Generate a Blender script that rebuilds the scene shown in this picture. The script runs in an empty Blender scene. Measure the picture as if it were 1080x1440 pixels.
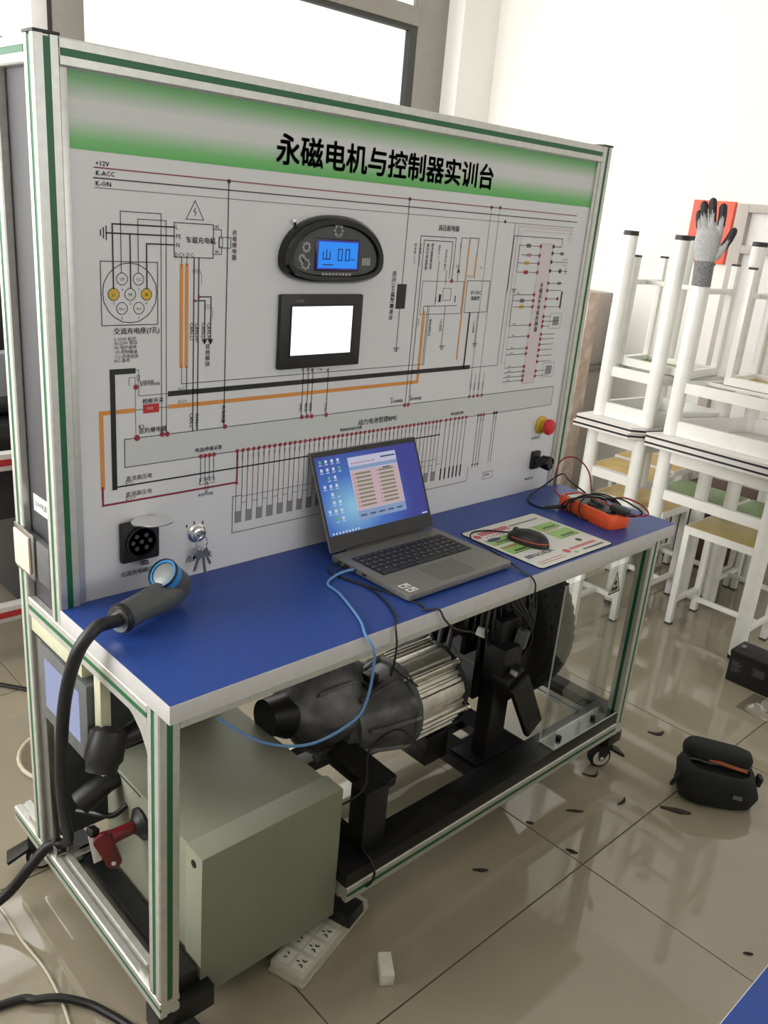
import bpy, bmesh, math, random
from mathutils import Vector, Matrix, Euler
random.seed(7)
SC = bpy.context.scene
COL = SC.collection
PI = math.pi

# ------------------------------------------------------------------ camera
cam_data = bpy.data.cameras.new('camera')
cam_data.sensor_fit = 'VERTICAL'
cam_data.sensor_height = 36.0
cam_data.lens = 1197.76 * 36.0 / 1440.0
cam_data.clip_start = 0.02
camera = bpy.data.objects.new('camera', cam_data)
camera.location = (-0.57704, -1.04449, 1.54994)
camera.rotation_euler = (1.2269, -0.0843, -0.7510)
COL.objects.link(camera)
SC.camera = camera

# ------------------------------------------------------------------ daylight
world = bpy.data.worlds.new('overcast_sky')
world.use_nodes = True
SC.world = world
world.node_tree.nodes['Background'].inputs[0].default_value = (1.0, 0.985, 0.95, 1)
world.node_tree.nodes['Background'].inputs[1].default_value = 1.7

def area(name, loc, rot, sx, sy, power, col=(1, .99, .965)):
    l = bpy.data.lights.new(name, 'AREA')
    l.shape = 'RECTANGLE'
    l.size = sx
    l.size_y = sy
    l.energy = power
    l.color = col
    o = bpy.data.objects.new(name, l)
    o.location = loc
    o.rotation_euler = rot
    COL.objects.link(o)
    return o
# daylight coming through the window bands of the room; the front band is assumed
area('window_daylight_back', (1.1, 2.98, 1.95), (-PI / 2, 0, 0), 4.6, 1.9, 80)
area('window_daylight_side', (-2.75, 1.75, 1.80), (0, -PI / 2, 0), 1.8, 1.9, 200, (1, .99, .97))
area('window_daylight_front', (1.2, -6.8, 2.2), (PI / 2, 0, 0), 5.0, 1.3, 95, (.94, .97, 1))  # unseen source behind the camera, added to light the panel front

vs = SC.view_settings
vs.view_transform = 'Standard'
vs.look = 'None'
vs.gamma = 1.0
vs.use_curve_mapping = False
vs.exposure = -0.35

# ------------------------------------------------------------------ materials
def lin(c):
    c = c / 255.0
    return c / 12.92 if c <= 0.04045 else ((c + 0.055) / 1.055) ** 2.4
def rgb(r, g, b):
    return (lin(r), lin(g), lin(b), 1.0)
MATS = {}
def mat(name, col, rough=.5, metal=0.0, noise=0.0, scale=20.0, bump=0.0, spec=.5, coat=0.0):
    m = bpy.data.materials.new(name)
    m.use_nodes = True
    nt = m.node_tree
    b = nt.nodes['Principled BSDF']
    b.inputs['Base Color'].default_value = rgb(*col)
    b.inputs['Roughness'].default_value = rough
    b.inputs['Metallic'].default_value = metal
    b.inputs['Specular IOR Level'].default_value = spec
    b.inputs['Coat Weight'].default_value = coat
    if noise or bump:
        tc = nt.nodes.new('ShaderNodeTexCoord')
        n = nt.nodes.new('ShaderNodeTexNoise')
        n.inputs['Scale'].default_value = scale
        n.inputs['Detail'].default_value = 4
        nt.links.new(tc.outputs['Object'], n.inputs['Vector'])
        if noise:
            r = nt.nodes.new('ShaderNodeValToRGB')
            k = noise
            r.color_ramp.elements[0].position = .3
            r.color_ramp.elements[1].position = .7
            r.color_ramp.elements[0].color = rgb(*[max(0, v * (1 - k)) for v in col])
            r.color_ramp.elements[1].color = rgb(*[min(255, v * (1 + k)) for v in col])
            nt.links.new(n.outputs['Fac'], r.inputs['Fac'])
            nt.links.new(r.outputs['Color'], b.inputs['Base Color'])
        if bump:
            bp = nt.nodes.new('ShaderNodeBump')
            bp.inputs['Strength'].default_value = bump
            bp.inputs['Distance'].default_value = .002
            nt.links.new(n.outputs['Fac'], bp.inputs['Height'])
            nt.links.new(bp.outputs['Normal'], b.inputs['Normal'])
    MATS[name] = m
    return m
def emit(name, col, s=1.0):
    m = bpy.data.materials.new(name)
    m.use_nodes = True
    b = m.node_tree.nodes['Principled BSDF']
    b.inputs['Base Color'].default_value = (0.01, 0.01, 0.01, 1)
    b.inputs['Emission Color'].default_value = rgb(*col)
    b.inputs['Emission Strength'].default_value = s
    b.inputs['Roughness'].default_value = .25
    MATS[name] = m
    return m
def clear(name, tint=(1, 1, 1), refl=.06, rough=0.02):
    m = bpy.data.materials.new(name)
    m.use_nodes = True
    nt = m.node_tree
    nt.nodes.remove(nt.nodes['Principled BSDF'])
    t = nt.nodes.new('ShaderNodeBsdfTransparent')
    t.inputs[0].default_value = (*tint, 1)
    g = nt.nodes.new('ShaderNodeBsdfGlossy')
    g.inputs['Roughness'].default_value = rough
    mx = nt.nodes.new('ShaderNodeMixShader')
    lw = nt.nodes.new('ShaderNodeLayerWeight')
    lw.inputs[0].default_value = .25
    mr = nt.nodes.new('ShaderNodeMapRange')
    mr.inputs['To Min'].default_value = refl
    mr.inputs['To Max'].default_value = .4
    nt.links.new(lw.outputs['Fresnel'], mr.inputs['Value'])
    nt.links.new(mr.outputs[0], mx.inputs[0])
    nt.links.new(t.outputs[0], mx.inputs[1])
    nt.links.new(g.outputs[0], mx.inputs[2])
    nt.links.new(mx.outputs[0], nt.nodes['Material Output'].inputs[0])
    MATS[name] = m
    return m

mat('aluminium', (205, 205, 200), .38, .55, .03, 60)
mat('bright_aluminium', (214, 212, 205), .3, .85, .05, 60)
mat('green_strip', (24, 98, 58), .4)
mat('panel_white', (214, 214, 216), .38, 0, .015, 3)
mat('worktop_blue', (34, 66, 142), .42, 0, .05, 90, .05)
mat('edge_band', (190, 188, 188), .45, 0, .02, 40)
mat('dark_sheet', (58, 58, 62), .5, 0, .04, 8)
mat('black_plastic', (24, 24, 26), .45, 0, .1, 60)
mat('black_gloss', (14, 14, 16), .14)
mat('black_steel', (26, 26, 28), .38, .1, .15, 30, .05)
mat('black_cap', (38, 36, 36), .5)
mat('rubber', (15, 15, 16), .75, 0, .15, 90, .2)
mat('cable_black', (22, 23, 25), .5)
mat('cable_blue', (96, 140, 190), .4)
mat('cable_red', (140, 26, 40), .4)
mat('cable_white', (206, 198, 178), .5)
mat('beige_plastic', (218, 200, 186), .4)
mat('cream_plastic', (196, 195, 168), .45, 0, .03, 30)
mat('steel_grey', (150, 150, 148), .3, .9, .05, 50)
mat('chrome', (225, 225, 225), .12, 1)
mat('cabinet_paint', (140, 142, 124), .5, 0, .03, 5)
mat('grey_plastic', (92, 94, 95), .5, 0, .05, 40)
mat('mid_grey', (66, 68, 70), .5, 0, .05, 40)
mat('cast_aluminium', (112, 112, 115), .45, .55, .18, 25, .3)
mat('motor_aluminium', (214, 210, 200), .3, .85, .08, 30, .1)
mat('red_handle', (104, 24, 28), .35, 0, .1, 30)
mat('red_button', (206, 36, 44), .3)
mat('yellow_ring', (206, 172, 40), .4)
mat('orange_rubber', (240, 92, 42), .5, 0, .03, 30)
mat('laptop_grey', (128, 126, 122), .42, .35, .03, 80)
mat('laptop_dark', (34, 34, 36), .4)
mat('key_black', (42, 42, 46), .5)
mat('touchpad_grey', (108, 106, 103), .4, .2)
mat('sticker_white', (220, 220, 216), .5)
mat('white_paint', (238, 237, 232), .3, 0, .02, 12)
mat('stool_yellow', (176, 156, 84), .35, 0, .06, 12)
mat('stool_tan', (190, 162, 96), .4, 0, .08, 12)
mat('stool_green', (92, 124, 58), .35, 0, .06, 12)
mat('table_yellow', (214, 182, 100), .4, 0, .05, 12)
mat('table_pink', (218, 206, 204), .4, 0, .03, 12)
mat('board_white', (226, 222, 220), .45, 0, .02, 12)
mat('edge_black', (30, 30, 34), .4)
mat('orange_board', (238, 96, 72), .5)
mat('grey_cabinet', (176, 168, 160), .5, 0, .03, 8)
mat('raw_wood', (204, 186, 172), .75, 0, .12, 14, .3)
mat('glove_grey', (172, 172, 172), .85, 0, .09, 160, .4)
mat('glove_cuff', (118, 118, 118), .9, 0, .25, 200, .4)
mat('glove_black', (32, 30, 32), .6, 0, .2, 80, .4)
mat('bag_black', (21, 23, 22), .8, 0, .2, 60, .5)
mat('bag_orange', (150, 80, 42), .7)
mat('white_foam', (226, 224, 214), .7, 0, .03, 60)
mat('strip_white', (206, 204, 190), .45, 0, .02, 40)
mat('hole_black', (12, 12, 12), .7)
mat('box_brown', (74, 52, 44), .7, 0, .1, 10)
mat('scrap_brown', (52, 42, 34), .8, 0, .3, 90)
mat('wall_paint', (238, 236, 230), .65, 0, .008, 4)
mat('ceiling_paint', (236, 234, 228), .7, 0, .006, 4)
mat('window_frame_grey', (146, 142, 134), .45, .1, .02, 20)
mat('gasket_dark', (62, 62, 60), .6)
mat('rig_red', (196, 52, 60), .4)
mat('rig_dark', (46, 48, 50), .5, 0, .1, 20)
mat('rig_grey', (150, 156, 164), .5)
mat('gun_blue', (52, 132, 196), .35)
mat('gun_grey', (78, 80, 80), .42, 0, .04, 50)
mat('lens_grey', (128, 134, 136), .4)
mat('sock_dark', (26, 26, 27), .55)
mat('copper_wire', (176, 120, 60), .4, .6)
mat('yellow_sticker', (196, 188, 160), .5)
# ink colours of the printed panel
for k_, c_ in dict(k=(24, 22, 26), g=(110, 110, 112), m=(134, 34, 62), r=(150, 40, 58), R=(186, 42, 44), o=(214, 140, 62), y=(206, 170, 52), p=(190, 150, 166), d=(134, 134, 136), f=(200, 202, 202), q=(208, 198, 203), w=(235, 200, 190)).items():
    mat('ink_' + k_, c_, .45)
emit('screen_white', (250, 252, 250), 2.0)
emit('screen_cyan', (0, 136, 246), 1.15)
emit('screen_rim', (60, 50, 190), .7)
emit('screen_lilac', (176, 188, 236), .8)
emit('win_panel', (226, 196, 206), .75)
emit('win_pale', (214, 216, 240), .8)
emit('win_title', (150, 176, 220), .75)
emit('win_green', (150, 160, 112), .6)
emit('win_red', (220, 120, 140), .7)
emit('win_text', (60, 90, 160), .5)
emit('icon_white', (220, 232, 250), .85)
emit('icon_green', (110, 190, 140), .75)
clear('clear_acrylic', (.95, .97, .96), .015)
clear('window_glass', (.97, .98, .98), .04)
clear('plastic_wrap', (.9, .9, .9), .12, .15)
# polished floor tile
m = mat('floor_tile', (158, 149, 130), .045, 0, .035, 2.2, 0, .75)
m = mat('floor_joint', (92, 84, 68), .8)

def green_band():
    m = bpy.data.materials.new('header_gradient')
    m.use_nodes = True
    nt = m.node_tree
    b = nt.nodes['Principled BSDF']
    tc = nt.nodes.new('ShaderNodeTexCoord')
    sp = nt.nodes.new('ShaderNodeSeparateXYZ')
    r = nt.nodes.new('ShaderNodeValToRGB')
    nt.links.new(tc.outputs['Generated'], sp.inputs[0])
    nt.links.new(sp.outputs['Z'], r.inputs['Fac'])
    e = r.color_ramp.elements
    e[0].position = 0.0
    e[0].color = rgb(88, 172, 86)
    e[1].position = 1.0
    e[1].color = rgb(98, 162, 98)
    for p, c in ((.14, (112, 182, 108)), (.42, (204, 206, 204)), (.62, (206, 207, 206)), (.9, (116, 172, 114))):
        x = e.new(p)
        x.color = rgb(*c)
    nt.links.new(r.outputs['Color'], b.inputs['Base Color'])
    b.inputs['Roughness'].default_value = .38
    MATS['header_gradient'] = m
green_band()

def desktop():
    m = bpy.data.materials.new('desktop_blue')
    m.use_nodes = True
    nt = m.node_tree
    b = nt.nodes['Principled BSDF']
    tc = nt.nodes.new('ShaderNodeTexCoord')
    g = nt.nodes.new('ShaderNodeTexGradient')
    g.gradient_type = 'SPHERICAL'
    mp = nt.nodes.new('ShaderNodeMapping')
    mp.inputs['Location'].default_value = (-.42, 0, -.35)
    mp.inputs['Scale'].default_value = (1.5, 0, 1.1)
    r = nt.nodes.new('ShaderNodeValToRGB')
    nt.links.new(tc.outputs['Generated'], mp.inputs[0])
    nt.links.new(mp.outputs[0], g.inputs[0])
    nt.links.new(g.outputs['Fac'], r.inputs['Fac'])
    e = r.color_ramp.elements
    e[0].position = .1
    e[0].color = rgb(50, 58, 158)
    e[1].position = .95
    e[1].color = rgb(150, 214, 250)
    x = e.new(.55)
    x.color = rgb(62, 120, 214)
    nt.links.new(r.outputs['Color'], b.inputs['Emission Color'])
    b.inputs['Base Color'].default_value = (.01, .01, .01, 1)
    b.inputs['Emission Strength'].default_value = .8
    MATS['desktop_blue'] = m
desktop()

# ------------------------------------------------------------------ mesh helpers
W = {}          # world origin of every object built so far
class MB:
    def __init__(self):
        self.v, self.f, self.mi = [], [], []
        self.m = 0
    def add(self, vs, fs):
        n = len(self.v)
        self.v += [tuple(p) for p in vs]
        self.f += [tuple(i + n for i in q) for q in fs]
        self.mi += [self.m] * len(fs)
        return self
    def bb(self, x0, x1, y0, y1, z0, z1):
        return self.add([(x0, y0, z0), (x1, y0, z0), (x1, y1, z0), (x0, y1, z0), (x0, y0, z1), (x1, y0, z1), (x1, y1, z1), (x0, y1, z1)],
                        [(0, 3, 2, 1), (4, 5, 6, 7), (0, 1, 5, 4), (1, 2, 6, 5), (2, 3, 7, 6), (3, 0, 4, 7)])
    def obox(self, c, s, rot):
        R = Euler(rot).to_matrix()
        c = Vector(c)
        vs = [c + R @ Vector((a * s[0] / 2, b * s[1] / 2, d * s[2] / 2)) for d in (-1, 1) for b in (-1, 1) for a in (-1, 1)]
        return self.add(vs, [(0, 2, 3, 1), (4, 5, 7, 6), (0, 1, 5, 4), (1, 3, 7, 5), (3, 2, 6, 7), (2, 0, 4, 6)])
    def rings(self, rs, cap=True, closed=True):
        n = len(rs[0])
        vs = [p for r in rs for p in r]
        fs = []
        for i in range(len(rs) - 1):
            for j in range(n):
                k = (j + 1) % n
                if not closed and k == 0:
                    continue
                fs.append((i * n + j, i * n + k, (i + 1) * n + k, (i + 1) * n + j))
        if cap:
            fs.append(tuple(range(n - 1, -1, -1)))
            fs.append(tuple((len(rs) - 1) * n + j for j in range(n)))
        return self.add(vs, fs)
    def tube(self, pts, r, n=8, cap=True):
        pts = [Vector(p) for p in pts]
        rad = r if isinstance(r, (list, tuple)) else [r] * len(pts)
        up = None
        rs = []
        for i, p in enumerate(pts):
            a = pts[max(0, i - 1)]
            b = pts[min(len(pts) - 1, i + 1)]
            t = (b - a).normalized()
            if up is None:
                up = Vector((0, 0, 1)) if abs(t.z) < .9 else Vector((1, 0, 0))
            s = t.cross(up).normalized()
            up = s.cross(t).normalized()
            rs.append([p + (s * math.cos(2 * PI * j / n) + up * math.sin(2 * PI * j / n)) * rad[i] for j in range(n)])
        return self.rings(rs, cap)
    def cyl(self, a, b, r, n=20, r2=None):
        return self.tube([a, b], [r, r if r2 is None else r2], n)
    def lathe(self, o, axis, prof, n=28, fn=None):
        # prof: list of (distance along axis, radius)
        o = Vector(o)
        t = Vector(axis).normalized()
        up = Vector((0, 0, 1)) if abs(t.z) < .9 else Vector((0, -1, 0))
        s = t.cross(up).normalized()
        up = s.cross(t).normalized()
        rs = []
        for d, r in prof:
            ring = []
            for j in range(n):
                a = 2 * PI * j / n
                q = r * (fn(a, d) if fn else 1)
                ring.append(o + t * d + (s * math.cos(a) + up * math.sin(a)) * q)
            rs.append(ring)
        return self.rings(rs)
    def prism(self, poly, h0, h1, axis='z'):
        # poly: 2D outline; extruded along axis from h0 to h1
        def P(a, b, h):
            return {'z': (a, b, h), 'y': (a, h, b), 'x': (h, a, b)}[axis]
        return self.rings([[P(a, b, h0) for a, b in poly], [P(a, b, h1) for a, b in poly]])
    def quad(self, a, b, c, d):
        return self.add([a, b, c, d], [(0, 1, 2, 3)])
    def build(self, name, mats, parent=None, bev=0.0, seg=2, smooth=35, origin=None, rot=None, kind=None, sub=0):
        if isinstance(mats, str):
            mats = [mats]
        me = bpy.data.meshes.new(name)
        xs = [p[0] for p in self.v]
        ys = [p[1] for p in self.v]
        zs = [p[2] for p in self.v]
        o0 = Vector(origin) if origin else Vector(((min(xs) + max(xs)) / 2, (min(ys) + max(ys)) / 2, min(zs)))
        me.from_pydata([Vector(p) - o0 for p in self.v], [], self.f)
        for q in mats:
            me.materials.append(MATS[q])
        me.polygons.foreach_set('material_index', self.mi)
        bm = bmesh.new()
        bm.from_mesh(me)
        bmesh.ops.recalc_face_normals(bm, faces=bm.faces)
        if bev:
            es = [e for e in bm.edges if len(e.link_faces) == 2 and e.calc_face_angle(0) > .5]
            bmesh.ops.bevel(bm, geom=es, offset=bev, segments=seg, profile=.6, affect='EDGES', clamp_overlap=True)
        bm.to_mesh(me)
        bm.free()
        if smooth:
            me.polygons.foreach_set('use_smooth', [True] * len(me.polygons))
            me.set_sharp_from_angle(angle=math.radians(smooth))
        o = bpy.data.objects.new(name, me)
        COL.objects.link(o)
        W[o] = o0.copy()
        o.location = o0
        if parent:
            o.parent = parent
            o.location = o0 - W[parent]
        if sub:
            md = o.modifiers.new('subdivision', 'SUBSURF')
            md.levels = md.render_levels = sub
        if kind:
            o['kind'] = kind
        return o
def empty(name, loc):
    o = bpy.data.objects.new(name, None)
    o.empty_display_size = .1
    COL.objects.link(o)
    o.location = loc
    W[o] = Vector(loc)
    return o
def tag(o, label, cat, group=None):
    o['label'] = label
    o['category'] = cat
    if group:
        o['group'] = group
    return o
def lab(o, label):
    o['label'] = label
    return o
def dup(root, loc, rot=(0, 0, 0), label=None):
    r = root.copy()
    COL.objects.link(r)
    r.location = loc
    r.rotation_euler = rot
    W[r] = Vector(loc)
    if label:
        r['label'] = label
    for ch in list(root.children):
        c = ch.copy()
        COL.objects.link(c)
        c.parent = r
        for g in ch.children:
            d = g.copy()
            COL.objects.link(d)
            d.parent = c
    return r
def smooth_path(pts, n=8):
    # Catmull-Rom through the points
    P = [Vector(p) for p in pts]
    P = [P[0] * 2 - P[1]] + P + [P[-1] * 2 - P[-2]]
    out = []
    for i in range(1, len(P) - 2):
        for k in range(n):
            t = k / n
            a, b, c, d = P[i - 1], P[i], P[i + 1], P[i + 2]
            out.append(.5 * ((2 * b) + (c - a) * t + (2 * a - 5 * b + 4 * c - d) * t * t + (3 * b - a - 3 * c + d) * t ** 3))
    out.append(P[-2])
    return out
def text_mesh(items, name, material, parent, place):
    # items: (size, x, z, align, rot, bold, body); place maps (x, z) on the sheet into the world
    cu = bpy.data.curves.new('lettering', 'FONT')
    ob = bpy.data.objects.new('lettering', cu)
    COL.objects.link(ob)
    mb = MB()
    for size, x, z, al, rot, bold, body in items:
        cu.body = body
        size = size if size > .03 else size * .84
        cu.size = size
        cu.resolution_u = 3 if size > .03 else 1
        cu.align_x = 'CENTER' if al == 'C' else 'LEFT'
        cu.space_line = 1.02
        dg = bpy.context.evaluated_depsgraph_get()
        me = bpy.data.meshes.new_from_object(ob.evaluated_get(dg))
        c, s = math.cos(math.radians(rot)), math.sin(math.radians(rot))
        # bold lettering: the outline struck several times, a hair apart
        k = size * (0, .014, .022)[bold]
        for ox, oz in ([(0, 0)], [(-k, 0), (k, 0)], [(-k, -k), (k, -k), (-k, k), (k, k)])[bold]:
            mb.add([place(x + ox + c * v.co.x - s * v.co.y, z + oz + s * v.co.x + c * v.co.y) for v in me.vertices], [tuple(p.vertices) for p in me.polygons])
        bpy.data.meshes.remove(me)
    bpy.data.objects.remove(ob)
    bpy.data.curves.remove(cu)
    return mb.build(name, material, parent, smooth=0)
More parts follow.
